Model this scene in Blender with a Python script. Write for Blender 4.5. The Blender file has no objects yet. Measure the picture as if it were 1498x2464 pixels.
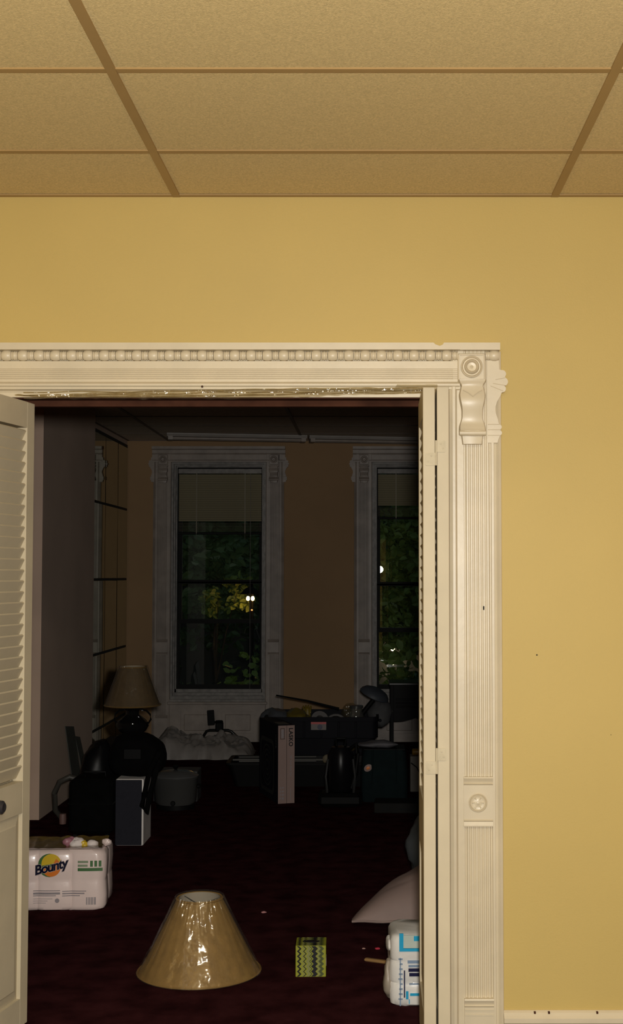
import bpy, bmesh, math, random
from mathutils import Vector, Matrix, noise
random.seed(7)
S = bpy.context.scene
COL = S.collection
R = math.radians
PI = math.pi

# ------------------------------------------------------------------ camera, world, lights, exposure
EYE = 1.5                      # height of the lens above the carpet
FPX, CXP, PITCH = 3143.5, 896.0, R(2.755)
cd = bpy.data.cameras.new('camera'); cam = bpy.data.objects.new('camera', cd); COL.objects.link(cam)
cam.location = (0, 0, EYE); cam.rotation_euler = (PI/2 + PITCH, 0, 0)
cd.sensor_fit = 'VERTICAL'; cd.sensor_height = 24.64; cd.lens = FPX/100.0
cd.shift_x = (749.0 - CXP)/2464.0
cd.clip_start = 0.05; cd.clip_end = 300
S.camera = cam

W = bpy.data.worlds.new('dusk'); S.world = W; W.use_nodes = True
bg = W.node_tree.nodes['Background']
bg.inputs[0].default_value = (0.62, 0.85, 1.0, 1); bg.inputs[1].default_value = 0.05

def lamp(name, kind, loc, power, color, **kw):
    l = bpy.data.lights.new(name, kind); l.energy = power; l.color = color
    for k, v in kw.items(): setattr(l, k, v)
    o = bpy.data.objects.new(name, l); COL.objects.link(o); o.location = loc
    return o
fo = lamp('camera_flash', 'SPOT', (0.05, -0.03, EYE + 0.10), 500, (1.0, 0.97, 0.91), shadow_soft_size=0.06, spot_size=R(112), spot_blend=0.35)
fo.rotation_euler = (PI/2 + PITCH, 0, 0)
# added unseen fill light overhead, with a made-up fitting in the tile grid
FILL_POS = (-0.0224, 1.0, 2.70)
lamp('overhead_fill', 'AREA', FILL_POS, 50, (1.0, 0.92, 0.74), shape='RECTANGLE', size=1.12, size_y=0.5)
VS = S.view_settings
S.display_settings.display_device = 'sRGB'
VS.view_transform = 'Standard'; VS.look = 'None'; VS.gamma = 1.0; VS.use_curve_mapping = False
VS.exposure = 0.0

# ------------------------------------------------------------------ helpers
_c, _s = math.cos(PITCH), math.sin(PITCH)
def ray(x, y):
    a = (x - CXP)/FPX; b = (1232 - y)/FPX
    return a, _c - b*_s, _s + b*_c
def at(x, y, Y):               # photo point -> world point at real distance Y
    r = ray(x, y); t = Y/r[1]
    return Vector((r[0]*t, Y, EYE + r[2]*t))
def onf(x, y, z=0.0):          # photo point -> world point on a level z
    r = ray(x, y); t = (z - EYE)/r[2]
    return Vector((r[0]*t, r[1]*t, z))

def mat(name, col, rough=0.6, var=0.08, vscale=6.0, bump=0.0, bscale=60.0, metal=0.0, coat=0.0, spec=0.5, col2=None, fine=None):
    m = bpy.data.materials.new(name); m.use_nodes = True
    nt = m.node_tree; n = nt.nodes; L = nt.links; p = n['Principled BSDF']
    p.inputs['Roughness'].default_value = rough; p.inputs['Metallic'].default_value = metal
    p.inputs['Specular IOR Level'].default_value = spec
    p.inputs['Coat Weight'].default_value = coat; p.inputs['Coat Roughness'].default_value = 0.08
    tc = n.new('ShaderNodeTexCoord')
    nz = n.new('ShaderNodeTexNoise'); nz.inputs['Scale'].default_value = vscale; nz.inputs['Detail'].default_value = 4
    L.new(tc.outputs['Object'], nz.inputs['Vector'])
    rp = n.new('ShaderNodeValToRGB'); e = rp.color_ramp.elements
    c2 = col2 if col2 else tuple(max(0, c*(1 - var*2.2)) for c in col)
    e[0].position = 0.3; e[0].color = (*c2, 1); e[1].position = 0.7; e[1].color = (*[min(1, c*(1 + var*0.5)) for c in col], 1)
    L.new(nz.outputs['Fac'], rp.inputs[0]); L.new(rp.outputs[0], p.inputs['Base Color'])
    if bump:
        b = n.new('ShaderNodeTexNoise'); b.inputs['Scale'].default_value = bscale; b.inputs['Detail'].default_value = 3
        L.new(tc.outputs['Object'], b.inputs['Vector'])
        bp = n.new('ShaderNodeBump'); bp.inputs['Strength'].default_value = bump; bp.inputs['Distance'].default_value = 0.004
        L.new(b.outputs['Fac'], bp.inputs['Height']); L.new(bp.outputs[0], p.inputs['Normal'])
    return m

def film(name, tint=(1, 1, 1), gloss=0.12, rough=0.12, bump=0.5, bscale=14.0, haze=0.05, hazecol=(0.8, 0.76, 0.68)):
    m = bpy.data.materials.new(name); m.use_nodes = True
    nt = m.node_tree; n = nt.nodes; L = nt.links
    for x in list(n):
        if x.type != 'OUTPUT_MATERIAL': n.remove(x)
    out = [x for x in n if x.type == 'OUTPUT_MATERIAL'][0]
    tr = n.new('ShaderNodeBsdfTransparent'); tr.inputs[0].default_value = (*tint, 1)
    gl = n.new('ShaderNodeBsdfGlossy'); gl.inputs['Roughness'].default_value = rough
    df = n.new('ShaderNodeBsdfDiffuse'); df.inputs[0].default_value = (*hazecol, 1)
    m1 = n.new('ShaderNodeMixShader'); m1.inputs[0].default_value = haze
    L.new(tr.outputs[0], m1.inputs[1]); L.new(df.outputs[0], m1.inputs[2])
    m2 = n.new('ShaderNodeMixShader'); m2.inputs[0].default_value = gloss
    L.new(m1.outputs[0], m2.inputs[1]); L.new(gl.outputs[0], m2.inputs[2])
    if bump:
        tc = n.new('ShaderNodeTexCoord'); b = n.new('ShaderNodeTexNoise'); b.inputs['Scale'].default_value = bscale; b.inputs['Detail'].default_value = 3
        L.new(tc.outputs['Object'], b.inputs['Vector'])
        bp = n.new('ShaderNodeBump'); bp.inputs['Strength'].default_value = bump; bp.inputs['Distance'].default_value = 0.03
        L.new(b.outputs['Fac'], bp.inputs['Height']); L.new(bp.outputs[0], gl.inputs['Normal'])
    L.new(m2.outputs[0], out.inputs[0])
    return m

def emit(name, col, power):
    m = bpy.data.materials.new(name); m.use_nodes = True
    p = m.node_tree.nodes['Principled BSDF']; p.inputs['Base Color'].default_value = (0.8, 0.8, 0.8, 1)
    p.inputs['Emission Color'].default_value = (*col, 1); p.inputs['Emission Strength'].default_value = power
    return m

class MB:
    def __init__(s): s.v = []; s.f = []
    def add(s, vs, fs):
        o = len(s.v); s.v += [tuple(v) for v in vs]; s.f += [[i + o for i in f] for f in fs]; return s
    def box(s, x0, x1, y0, y1, z0, z1, M=None):
        vs = [Vector(p) for p in ((x0,y0,z0),(x1,y0,z0),(x1,y1,z0),(x0,y1,z0),(x0,y0,z1),(x1,y0,z1),(x1,y1,z1),(x0,y1,z1))]
        if M: vs = [M @ v for v in vs]
        return s.add(vs, [[0,3,2,1],[4,5,6,7],[0,1,5,4],[1,2,6,5],[2,3,7,6],[3,0,4,7]])
    def bbox(s, x0, x1, y0, y1, z0, z1, b=0.004, M=None):      # bevelled box
        return s.loft([[(x0+b if k<1 else x0, 0)] for k in range(0)], ) if False else s._bb(x0,x1,y0,y1,z0,z1,b,M)
    def _bb(s, x0, x1, y0, y1, z0, z1, b, M):
        rings = []
        for z, i in ((z0, b), (z0+b, 0), (z1-b, 0), (z1, b)):
            c = b
            X0, X1, Y0, Y1 = x0+i, x1-i, y0+i, y1-i
            rings.append([(X0+c,Y0,z),(X1-c,Y0,z),(X1,Y0+c,z),(X1,Y1-c,z),(X1-c,Y1,z),(X0+c,Y1,z),(X0,Y1-c,z),(X0,Y0+c,z)])
        return s.rings(rings, M=M)
    def rings(s, rings, cap=True, M=None, closed=True):
        n = len(rings[0]); vs = [Vector(p) for r in rings for p in r]
        if M: vs = [M @ v for v in vs]
        fs = []
        for k in range(len(rings)-1):
            for i in range(n if closed else n-1):
                j = (i+1) % n
                fs.append([k*n+i, k*n+j, (k+1)*n+j, (k+1)*n+i])
        if cap:
            fs.append(list(range(n))[::-1]); fs.append([(len(rings)-1)*n+i for i in range(n)])
        return s.add(vs, fs)
    def prism(s, pts, a, b, axis='x', M=None):                 # closed 2-D outline swept along an axis
        if axis == 'x': mk = lambda t, p: (t, p[0], p[1])
        elif axis == 'y': mk = lambda t, p: (p[0], t, p[1])
        else: mk = lambda t, p: (p[0], p[1], t)
        return s.rings([[mk(a, p) for p in pts], [mk(b, p) for p in pts]], M=M)
    def lathe(s, prof, seg=24, axis='z', c=(0,0,0), cap=True, M=None, ang=2*PI):
        rings = []
        for r, h in prof:
            ring = []
            for k in range(seg):
                t = ang*k/seg; a, b = r*math.cos(t), r*math.sin(t)
                p = {'z': (a, b, h), 'x': (h, a, b), 'y': (b, h, a)}[axis]
                ring.append((p[0]+c[0], p[1]+c[1], p[2]+c[2]))
            rings.append(ring)
        return s.rings(rings, cap=cap, M=M)
    def tube(s, pts, r, seg=8, M=None):
        pts = [Vector(p) for p in pts]; rings = []
        up = Vector((0,0,1))
        for i, p in enumerate(pts):
            d = (pts[min(i+1, len(pts)-1)] - pts[max(i-1, 0)]).normalized()
            u = d.cross(up)
            if u.length < 1e-3: u = d.cross(Vector((1,0,0)))
            u.normalize(); w = d.cross(u)
            rr = r[i] if isinstance(r, (list, tuple)) else r
            rings.append([p + (u*math.cos(2*PI*k/seg) + w*math.sin(2*PI*k/seg))*rr for k in range(seg)])
        return s.rings(rings, M=M)
    def build(s, name, m, parent=None, smooth=False, loc=None):
        me = bpy.data.meshes.new(name); me.from_pydata(s.v, [], s.f)
        bm = bmesh.new(); bm.from_mesh(me); bmesh.ops.recalc_face_normals(bm, faces=bm.faces); bm.to_mesh(me); bm.free()
        me.materials.append(m)
        if smooth:
            for p in me.polygons: p.use_smooth = True
            me.set_sharp_from_angle(angle=R(40))
        o = bpy.data.objects.new(name, me); COL.objects.link(o)
        if parent: o.parent = parent
        if loc is not None: o.location = loc
        return o

def tag(o, label, cat, group=None, kind=None):
    o['label'] = label; o['category'] = cat
    if group: o['group'] = group
    if kind: o['kind'] = kind
    return o
def empty(name, loc=(0,0,0), rz=0.0):
    o = bpy.data.objects.new(name, None); COL.objects.link(o); o.location = loc; o.rotation_euler = (0,0,rz)
    o.empty_display_size = 0.05
    return o
def thing(name, label, cat, loc=(0,0,0), rz=0.0, group=None):
    return tag(empty(name, loc, rz), label, cat, group)
def struct(name, label, cat, loc=(0,0,0)):
    return tag(empty(name, loc), label, cat, None, 'structure')
def inst(src, parent, loc, name=None, rz=None):
    o = src.copy(); COL.objects.link(o); o.parent = parent; o.location = loc
    if rz is not None: o.rotation_euler = (0,0,rz)
    return o
def copy_tree(o, parent=None):
    c = o.copy(); COL.objects.link(c); c.parent = parent
    for ch in list(o.children): copy_tree(ch, c)
    return c

def text_mesh(name, body, size, m, parent, M, shear=0.0, depth=0.0006, space=1.0, bold=0.0, conform=None):
    cu = bpy.data.curves.new(name, 'FONT'); cu.body = body; cu.size = size; cu.shear = shear; cu.extrude = depth
    cu.align_x = 'CENTER'; cu.align_y = 'CENTER'; cu.space_character = space; cu.offset = bold; cu.resolution_u = 3
    t = bpy.data.objects.new(name, cu); COL.objects.link(t)
    dg = bpy.context.evaluated_depsgraph_get()
    me = bpy.data.meshes.new_from_object(t.evaluated_get(dg)); bpy.data.objects.remove(t)
    me.transform(M)
    if conform:
        for v in me.vertices: v.co = conform(v.co)
    me.materials.clear(); me.materials.append(m); me.name = name
    o = bpy.data.objects.new(name, me); COL.objects.link(o); o.parent = parent
    return o

def blob(name, m, parent, c, r, amp=0.12, freq=4.0, seed=0, power=2.0, seg=40, rows=22, flat=True, squash=0.0):
    """closed crumpled body: super-ellipsoid with folds, flat underside at z=0"""
    b = MB(); rings = []
    def sp(t): return math.copysign(abs(t)**(2.0/power), t)
    for j in range(rows+1):
        ph = -PI/2 + PI*j/rows
        ring = []
        for i in range(seg):
            th = 2*PI*i/seg
            d = Vector((sp(math.cos(ph))*sp(math.cos(th)), sp(math.cos(ph))*sp(math.sin(th)), sp(math.sin(ph))))
            q = Vector((d.x*r[0], d.y*r[1], d.z*r[2]))
            f = noise.noise(q*freq + Vector((seed*7.3, seed*3.1, seed))) + 0.5*abs(noise.noise(q*freq*2.3 + Vector((seed, 9, seed)))) 
            q = q*(1 + amp*f)
            if flat: q.z = max(q.z, -r[2]*0.92)
            ring.append((c[0]+q.x, c[1]+q.y, c[2]+q.z))
        rings.append(ring)
    b.rings(rings)
    return b.build(name, m, parent, smooth=True)

# ------------------------------------------------------------------ materials
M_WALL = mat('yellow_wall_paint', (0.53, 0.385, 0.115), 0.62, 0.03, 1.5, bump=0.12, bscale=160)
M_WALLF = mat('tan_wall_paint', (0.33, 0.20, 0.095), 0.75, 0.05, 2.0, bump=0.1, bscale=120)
M_GREY = mat('grey_wall_paint', (0.62, 0.47, 0.37), 0.85, 0.05, 2.0)
M_PINK = mat('pier_lit_face', (0.62, 0.44, 0.33), 0.7, 0.05, 3.0)  # same pier; the warmer light on this face is put into its colour
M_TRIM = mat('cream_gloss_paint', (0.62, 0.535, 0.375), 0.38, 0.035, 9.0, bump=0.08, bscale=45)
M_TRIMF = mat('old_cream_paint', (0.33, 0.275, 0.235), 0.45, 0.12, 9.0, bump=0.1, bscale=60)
M_SASH = mat('dark_sash_paint', (0.012, 0.012, 0.011), 0.6, 0.1, 9.0, spec=0.12)
M_SASHL = mat('grey_sash_paint', (0.26, 0.24, 0.22), 0.5, 0.2, 20.0)
M_DOOR = mat('cream_door_paint', (0.51, 0.44, 0.305), 0.55, 0.04, 7.0, bump=0.06, bscale=70, spec=0.25)
M_TILE = mat('ceiling_tile_fibre', (0.76, 0.585, 0.28), 0.95, 0.10, 190.0, bump=0.7, bscale=520, spec=0.1)
M_TEE = mat('tan_grid_metal', (0.36, 0.225, 0.08), 0.5, 0.05, 5.0)
M_TILEF = mat('far_ceiling_tile', (0.74, 0.62, 0.50), 0.95, 0.05, 20.0, bump=0.5, bscale=200, spec=0.1)
M_JAMB = mat('maroon_stained_wood', (0.07, 0.026, 0.014), 0.8, 0.2, 12.0, spec=0.1)
M_CARPET = mat('dark_red_carpet', (0.050, 0.0145, 0.016), 1.0, 0.25, 9.0, bump=0.8, bscale=420, spec=0.0)
M_GLASSP = film('window_glass', (0.93, 0.97, 0.95), 0.045, 0.0, 0.0, 1, 0.004, (0.5, 0.55, 0.5))
M_FILM = film('clear_plastic_film', (.97, 0.93, 0.82), 0.16, 0.18, 1.0, 22.0, 0.14, (.30, .26, .16))
M_WRAP = film('shrink_wrap', (1, 0.98, 0.94), 0.13, 0.13, 0.7, 9.0, 0.02)
M_MIRROR = mat('mirror_glass', (0.55, 0.58, 0.47), 0.03, 0.03, 3.0, metal=1.0)
M_GROUT = mat('mirror_joint', (0.015, 0.017, 0.014), 0.7)
M_BLACK = mat('black_plastic', (0.0045, 0.0045, 0.0045), 0.55, spec=0.12)
M_BLKCL = mat('black_cloth', (0.003, 0.003, 0.003), 0.95, 0.2, 20, spec=0.1)
M_BLKGL = mat('black_glazed_ceramic', (0.008, 0.008, 0.008), 0.06, 0.1, 5)
M_STEEL = mat('brushed_steel', (0.11, 0.11, 0.105), 0.22, 0.05, 5, metal=0.5)
M_BRASS = mat('painted_steel_hinge', (0.51, 0.445, 0.31), 0.6, 0.06, 30, spec=0.2)
M_WHITEP = mat('white_paper', (0.80, 0.70, 0.66), 0.6, 0.04, 12)

# ------------------------------------------------------------------ room shell
D, DB = 4.163, 4.303           # dividing wall, front and back faces
CEIL = 2.72
FAR = 11.85
XL, XR = -2.23, 2.25
NEARB = -1.6
OPL, OPR, OPT = -1.262, 0.250, 2.066

fl = MB().box(XL, XR, NEARB, FAR, -0.1, 0).build('floor', M_CARPET)
tag(fl, 'dark red carpet running through the doorway into the dark room', 'floor', None, 'structure')

wf = struct('wall_front', 'yellow painted wall around the wide doorway', 'wall')
b = MB().box(XL, OPL, D, DB, 0, CEIL).box(OPR, XR, D, DB, 0, CEIL).box(OPL, OPR, D, DB, OPT, CEIL)
b.build('plaster', M_WALL, wf)
j = MB().box(OPL, OPR, D-0.004, DB+0.01, OPT-0.003, OPT+0.002).box(OPR-0.003, OPR+0.001, D-0.004, DB+0.01, 0, OPT).box(OPL-0.001, OPL+0.003, D-0.004, DB+0.01, 0, OPT)
j.build('jamb_lining', M_JAMB, wf)
MB().box(OPL+0.02, OPR-0.02, 4.205, 4.235, OPT-0.022, OPT-0.003).build('door_track', M_JAMB, wf)
for x, y, r in ((1291, 1576, .0025), (1469, 1768, .0012), (1163, 1463, .0)):
    if r: 
        p = at(x, y, D); MB().lathe([(r, 0), (r*0.8, -0.002)], 8, 'y', (p.x, D, p.z)).build('nail_hole', M_BLACK, wf)

w = tag(MB().box(XL-0.1, XL, NEARB, DB, 0, CEIL).build('wall_left', M_WALL), 'yellow side wall left of the doorway wall, out of frame', 'wall', None, 'structure')
w = tag(MB().box(XR, XR+0.1, NEARB, FAR, 0, CEIL).build('wall_right', M_WALLF), 'long right hand wall, out of frame', 'wall', None, 'structure')
w = tag(MB().box(XL, XR, NEARB-0.1, NEARB, 0, CEIL).build('wall_rear', M_WALL), 'yellow wall behind the photographer', 'wall', None, 'structure')

# ---- suspended ceiling: lay-in tiles and tee grid, one part each
TW, TD = 1.2192, 0.6096
GX0 = -0.6324
ROWS0 = D - 0.444
def ceiling(name, label, y0, y1, mt, mg, yref, skip=None):
    c = struct(name, label, 'ceiling')
    cols = [(max(XL, GX0 + TW*k), min(XR, GX0 + TW*(k+1))) for k in range(-2, 3)]
    rows = []; y = yref
    while y > y0: y -= TD
    while y < y1:
        rows.append((max(y, y0), min(y+TD, y1))); y += TD
    e = 0.012
    cache = {}
    for a, bb in cols:
        if bb - a < 0.06: continue
        for r0, r1 in rows:
            if r1 - r0 < 0.03: continue
            if skip and abs(a-skip[0]) < .02 and abs(r0-skip[1]) < .05: continue
            key = (round(bb-a, 3), round(r1-r0, 3)); cx, cy = (a+bb)/2, (r0+r1)/2
            if key in cache: inst(cache[key], c, (cx, cy, CEIL))
            else:
                hx, hy = (bb-a)/2 - e*0.7, (r1-r0)/2 - e*0.7
                o = MB()._bb(-hx, hx, -hy, hy, 0.003, 0.018, 0.002, None).build('ceiling_tile', mt, c, loc=(cx, cy, CEIL)); cache[key] = o
    for r0, r1 in rows[1:]:
        MB().box(XL, XR, r0-e, r0+e, CEIL-0.001, CEIL+0.0035).box(XL, XR, r0-0.002, r0+0.002, CEIL+0.003, CEIL+0.03).build('cross_tee', mg, c)
    for a, bb in cols[1:]:
        MB().box(a-e, a+e, y0, y1, CEIL-0.003, CEIL+0.0035).box(a-0.002, a+0.002, y0, y1, CEIL+0.003, CEIL+0.03).build('main_runner', mg, c)
    ang = MB()
    for yy, sgn in ((y0, 1), (y1, -1)):
        ang.box(XL, XR, min(yy, yy+sgn*0.02), max(yy, yy+sgn*0.02), CEIL-0.002, CEIL+0.002)
    ang.box(XL, XL+0.02, y0, y1, CEIL-0.002, CEIL+0.002).box(XR-0.02, XR, y0, y1, CEIL-0.002, CEIL+0.002)
    ang.build('wall_angle', mg, c)
    MB().box(XL-0.1, XR+0.1, y0, y1, CEIL+0.04, CEIL+0.06).build('deck', mt, c)
    return c
ceiling('ceiling', 'suspended ceiling of tan fibre tiles in a brown metal grid', NEARB, D, M_TILE, M_TEE, ROWS0, skip=(GX0, ROWS0-5*TD))
ceiling('ceiling', 'dark suspended ceiling over the far room behind the doorway', DB, FAR, M_TILEF, mat('far_grid', (0.16, .12, .09), 0.6), 5.16)
t = thing('overhead_fill', 'added fill light panel overhead, out of frame', 'ceiling light', (GX0+TW/2, ROWS0-5*TD+TD/2, CEIL))  # made-up fitting, unseen, around the added fill light
MB().box(-.59, .59, -.285, .285, 0.01, 0.035).build('housing', M_TRIM, t)
MB().box(-.59, .59, -.285, -.26, -.004, 0.01).box(-.59, .59, .26, .285, -.004, .01).box(-.59, -.565, -.26, .26, -.004, .01).box(.565, .59, -.26, .26, -.004, .01).build('frame', M_TRIM, t)

# ------------------------------------------------------------------ victorian door casing
SCROLL = [(0, 0), (0.0369, 0.0), (0.0382, -0.029), (0.0453, -0.0312), (0.0498, -0.0312), (0.054, -0.0328), (0.0573, -0.0358), (0.0594, -0.0398), (0.0599, -0.0443), (0.0589, -0.0486), (0.0563, -0.0523), (0.059, -0.0565), (0.0622, -0.0591), (0.0645, -0.0625), (0.0657, -0.0665), (0.0657, -0.0706), (0.0645, -0.0745), (0.0622, -0.0779), (0.059, -0.0805), (0.0543, -0.0812), (0.0569, -0.0838), (0.0586, -0.087), (0.0593, -0.0906), (0.0588, -0.0943), (0.0572, -0.0976), (0.0547, -0.1003), (0.0515, -0.1021), (0.0461, -0.1028), (0.0395, -0.1173), (0.0303, -0.1331), (0.0257, -0.1489), (0.025, -0.1608), (0.0277, -0.1727), (0.0329, -0.1871), (0.0356, -0.2003), (0.0369, -0.2043), (0.0384, -0.2051), (0.0425, -0.207), (0.0451, -0.2109), (0.0452, -0.2154), (0.0431, -0.2195), (0.0391, -0.2218), (0.0398, -0.2237), (0.0437, -0.226), (0.0459, -0.23), (0.0457, -0.2346), (0.0432, -0.2384), (0.039, -0.2404), (0.0382, -0.2438), (0.0343, -0.253), (0.0316, -0.2636), (0, -0.2636)]
def shell_outline(s=1.0):
    return [(x*s, z*s) for x, z in SCROLL]

def pilaster(parent, x0, x1, zb, ztop, mt, yf, k=1.0, side=1, rosette=True, plinth=True):
    """fluted casing leg between x0 and x1; its wall face is at depth yf; the carving sits on the outer side"""
    w = x1 - x0
    n = 5; prof = [(x0, yf+0.002), (x0, yf-.018), (x0+.10*w, yf-.026), (x0+.2*w, yf-.026), (x0+.22*w, yf-.021)]
    a, bb = x0+.28*w, x0+.76*w
    if side < 0: a, bb = x0+.24*w, x0+.72*w
    prof = [(x0, yf+.002), (x0, yf-.020), (x0+.04*w, yf-.026), (a-.03*w, yf-.026), (a-.02*w, yf-.019), (a, yf-.019)]
    m = 6; st = (bb-a)/m
    for i in range(m):
        xx = a + i*st
        prof += [(xx+.10*st, yf-.0205), (xx+.3*st, yf-.0240), (xx+.7*st, yf-.0240), (xx+.90*st, yf-.0205)]
    prof += [(bb, yf-.019), (bb+.02*w, yf-.019), (bb+.03*w, yf-.026), (x1-.16*w, yf-.026), (x1-.15*w, yf-.014), (x1-.11*w, yf-.012), (x1-.06*w, yf-.020), (x1-.01*w, yf-.016), (x1, yf-.006), (x1, yf+.002)]
    if side < 0:
        prof = [(x0+x1-x, y) for x, y in prof][::-1]
    MB().prism(prof, zb, ztop, 'z').build('fluted_shaft', mt, parent)

def bullseye(parent, cx, cz, hs, yf, mt, name='bullseye_block', d0=.03, d1=.045):
    b = MB(); b._bb(cx-hs, cx+hs, yf-d1, yf, cz-hs*1.12, cz+hs*1.0, .003, None)
    o = b.build(name, mt, parent)
    q = MB()
    prof = [(hs*.80, -d1+.001), (hs*.80, -d1-.009), (hs*.72, -d1-.012), (hs*.66, -d1-.009), (hs*.63, -d1-.003), (hs*.55, -d1-.003), (hs*.52, -d1-.016), (hs*.44, -d1-.020), (hs*.36, -d1-.016), (hs*.33, -d1-.002), (hs*.14, -d1-.001), (.0005, -d1-.006)]
    q = MB()
    q.lathe(prof, 32, 'y', (cx, yf, cz)); q.build('roundel', mt, o, smooth=True)
    f = MB()
    e = hs*.86
    for (ax, bx, az, bz) in ((-e, e, e*.98, e*1.03+.001), (-e, e, -e*1.05, -e), (-e*1.03, -e, -e, e), (e, e*1.03, -e, e)):
        f.box(cx+ax, cx+bx, yf-d1-.007, yf-d1+.001, cz+az, cz+bz)
    f.build('square_bead', mt, o)
    return o

def corbel(parent, cx, ztop, zbot, hw, yf, mt):
    """waisted console bracket hung under a tapered neck"""
    rows = 40; rings = []
    Hh = ztop - zbot
    def lerp(t, P):
        for (a, x), (b2, y) in zip(P, P[1:]):
            if t <= b2: u = (t-a)/(b2-a); u = u*u*(3-2*u); return x + (y-x)*u
        return P[-1][1]
    WP = [(0, 1.06), (.02, 1.04), (.095, .84), (.11, .88), (.24, .99), (.50, .80), (.58, .80), (.74, .99), (.79, 1.0)]
    DP = [(0, .056), (.095, .050), (.11, .051), (.34, .060), (.66, .046), (.79, .056)]
    for i in range(rows+1):
        u = i/rows; z = ztop - Hh*u
        if u < .80: ww, dd = lerp(u, WP), lerp(u, DP)
        elif u < .87: ww, dd = 1.0, .060
        else: ww, dd = .82 - .08*(u-.87)/.13, .046
        W2 = hw*ww
        rings.append([(cx-W2, yf, z), (cx-W2, yf-dd+.012, z), (cx-W2*.92, yf-dd, z), (cx-W2*.4, yf-dd-.003, z), (cx+W2*.4, yf-dd-.003, z), (cx+W2*.92, yf-dd, z), (cx+W2, yf-dd+.012, z), (cx+W2, yf, z)])
    o = MB().rings(rings[::-1]).build('corbel', mt, parent, smooth=True)
    q = MB()
    for sgn in (-1, 1):
        q.tube([(cx+sgn*hw*.72, yf-.063, ztop-Hh*.17), (cx+sgn*hw*.35, yf-.0665, ztop-Hh*.21), (cx, yf-.0675, ztop-Hh*.27)], .0018, 6)
    q.build('leaf_rib', mt, o, smooth=True)
    MB().lathe([(.0005, -hw*.98), (.008, -hw*.98), (.0095, 0), (.008, hw*.98), (.0005, hw*.98)], 12, 'x', (cx, yf-.057, zbot+Hh*.165)).build('roll_bead', mt, o, smooth=True)
    return o

def side_scroll(parent, x, ztop, yf, mt, sgn=1, s=1.0, d=.0275):
    P = [(x + sgn*px, ztop + pz) for px, pz in shell_outline(s)]
    o = MB().prism(P, yf-d, yf, 'y').build('side_scroll', mt, parent)
    q = MB()
    for ax, az, bx, bz in ((.026,-.062,.057,-.056),(.018,-.074,.060,-.081),(.010,-.082,.050,-.098),(.001,-.205,.040,-.205),(.001,-.222,.042,-.222),(.001,-.240,.038,-.240)):
        q.tube([(x+sgn*ax*s, yf-d-.0005, ztop+az*s), (x+sgn*bx*s, yf-d-.0005, ztop+bz*s)], .0011, 5)
    q.build('carved_line', mt, o)
    return o

cas = struct('trim_1', 'cream Victorian casing round the doorway with bead moulding and carved corner', 'door casing')
xA, xB = 0.249, 0.4105
hx1 = at(1199, 840, D).x
hprof = [(D+.002, 2.236), (D-.050, 2.236), (D-.050, 2.232), (D-.050, 2.214), (D-.018, 2.213), (D-.018, 2.183), (D-.0285, 2.180), (D-.0285, 2.158)]
for i in range(6):
    z = 2.156 - i*.006
    hprof += [(D-.0285, z), (D-.0250, z-.0015), (D-.0250, z-.003), (D-.0285, z-.0045)]
hprof += [(D-.0285, 2.114), (D-.033, 2.112), (D-.040, 2.106), (D-.040, 2.100), (D-.034, 2.096), (D-.034, 2.090), (D-.022, 2.086), (D-.018, 2.080), (D-.018, 2.066), (D+.002, 2.066)]
MB().prism(hprof, -1.44, xA+.028, 'x').build('header', M_TRIM, cas)
MB().box(xA+.028, hx1, D-.050, D+.002, 2.213, 2.236).build('header_cap', M_TRIM, cas)
# egg-and-bead moulding: every bead and every spacer ring a part
pit = 0.0519; z0, rb = 2.198, 0.0165
bead = MB().lathe([(.006, -.0158), (.0135, -.0150), (.0158, -.0115), (.0178, -.004), (.0178, .004), (.0158, .0115), (.0135, .0150), (.006, .0158)], 16, 'x').build('bead', M_TRIM, cas, smooth=True)
ring = MB().lathe([(.006, -.0098), (.0145, -.0094), (.0150, -.0062), (.0128, -.0052), (.0145, -.0030), (.0152, 0), (.0145, .0030), (.0128, .0052), (.0150, .0062), (.0145, .0094), (.006, .0098)], 16, 'x').build('spool', M_TRIM, cas, smooth=True)
xb0 = at(22, 860, D).x
first = True
nb = int((0.268 - xb0)/pit) + 1
for k in range(-3, nb):
    x = xb0 + k*pit
    if first: bead.location = (x, D-.026, z0); ring.location = (x+pit/2, D-.026, z0); first = False
    else:
        inst(bead, cas, (x, D-.026, z0))
        if x + pit/2 < .27: inst(ring, cas, (x+pit/2, D-.026, z0))
inst(bead, cas, (hx1-.017, D-.026, z0)); inst(ring, cas, (hx1-.036, D-.026, z0))
pilaster(cas, xA, xB, 0.0, 2.213, M_TRIM, D)
# inner stop moulding beside the folded door
MB().prism([(.2262, D+.03), (.2262, D-.012), (.232, D-.018), (.240, D-.018), (.244, D-.030), (OPR+.004, D-.036), (OPR+.012, D-.036), (OPR+.018, D-.028), (OPR+.018, D), (OPR-.004, D), (OPR-.004, D+.03)], 0, 2.10, 'z').build('inner_moulding', M_TRIM, cas)
bc = at(1134, 883, D-.045)
bullseye(cas, bc.x, bc.z, at(1167, 883, D-.045).x - bc.x, D, M_TRIM)
cb = at(1135, 914, D-.05)
corbel(cas, at(1136, 990, D-.05).x, at(1136, 913, D-.05).z, at(1136, 1068, D-.05).z, at(1168, 980, D-.05).x - at(1136, 980, D-.05).x, D, M_TRIM)
side_scroll(cas, at(1171, 870, D-.02).x, at(1171, 868, D-.02).z, D, M_TRIM, 1, 1.0)
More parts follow.
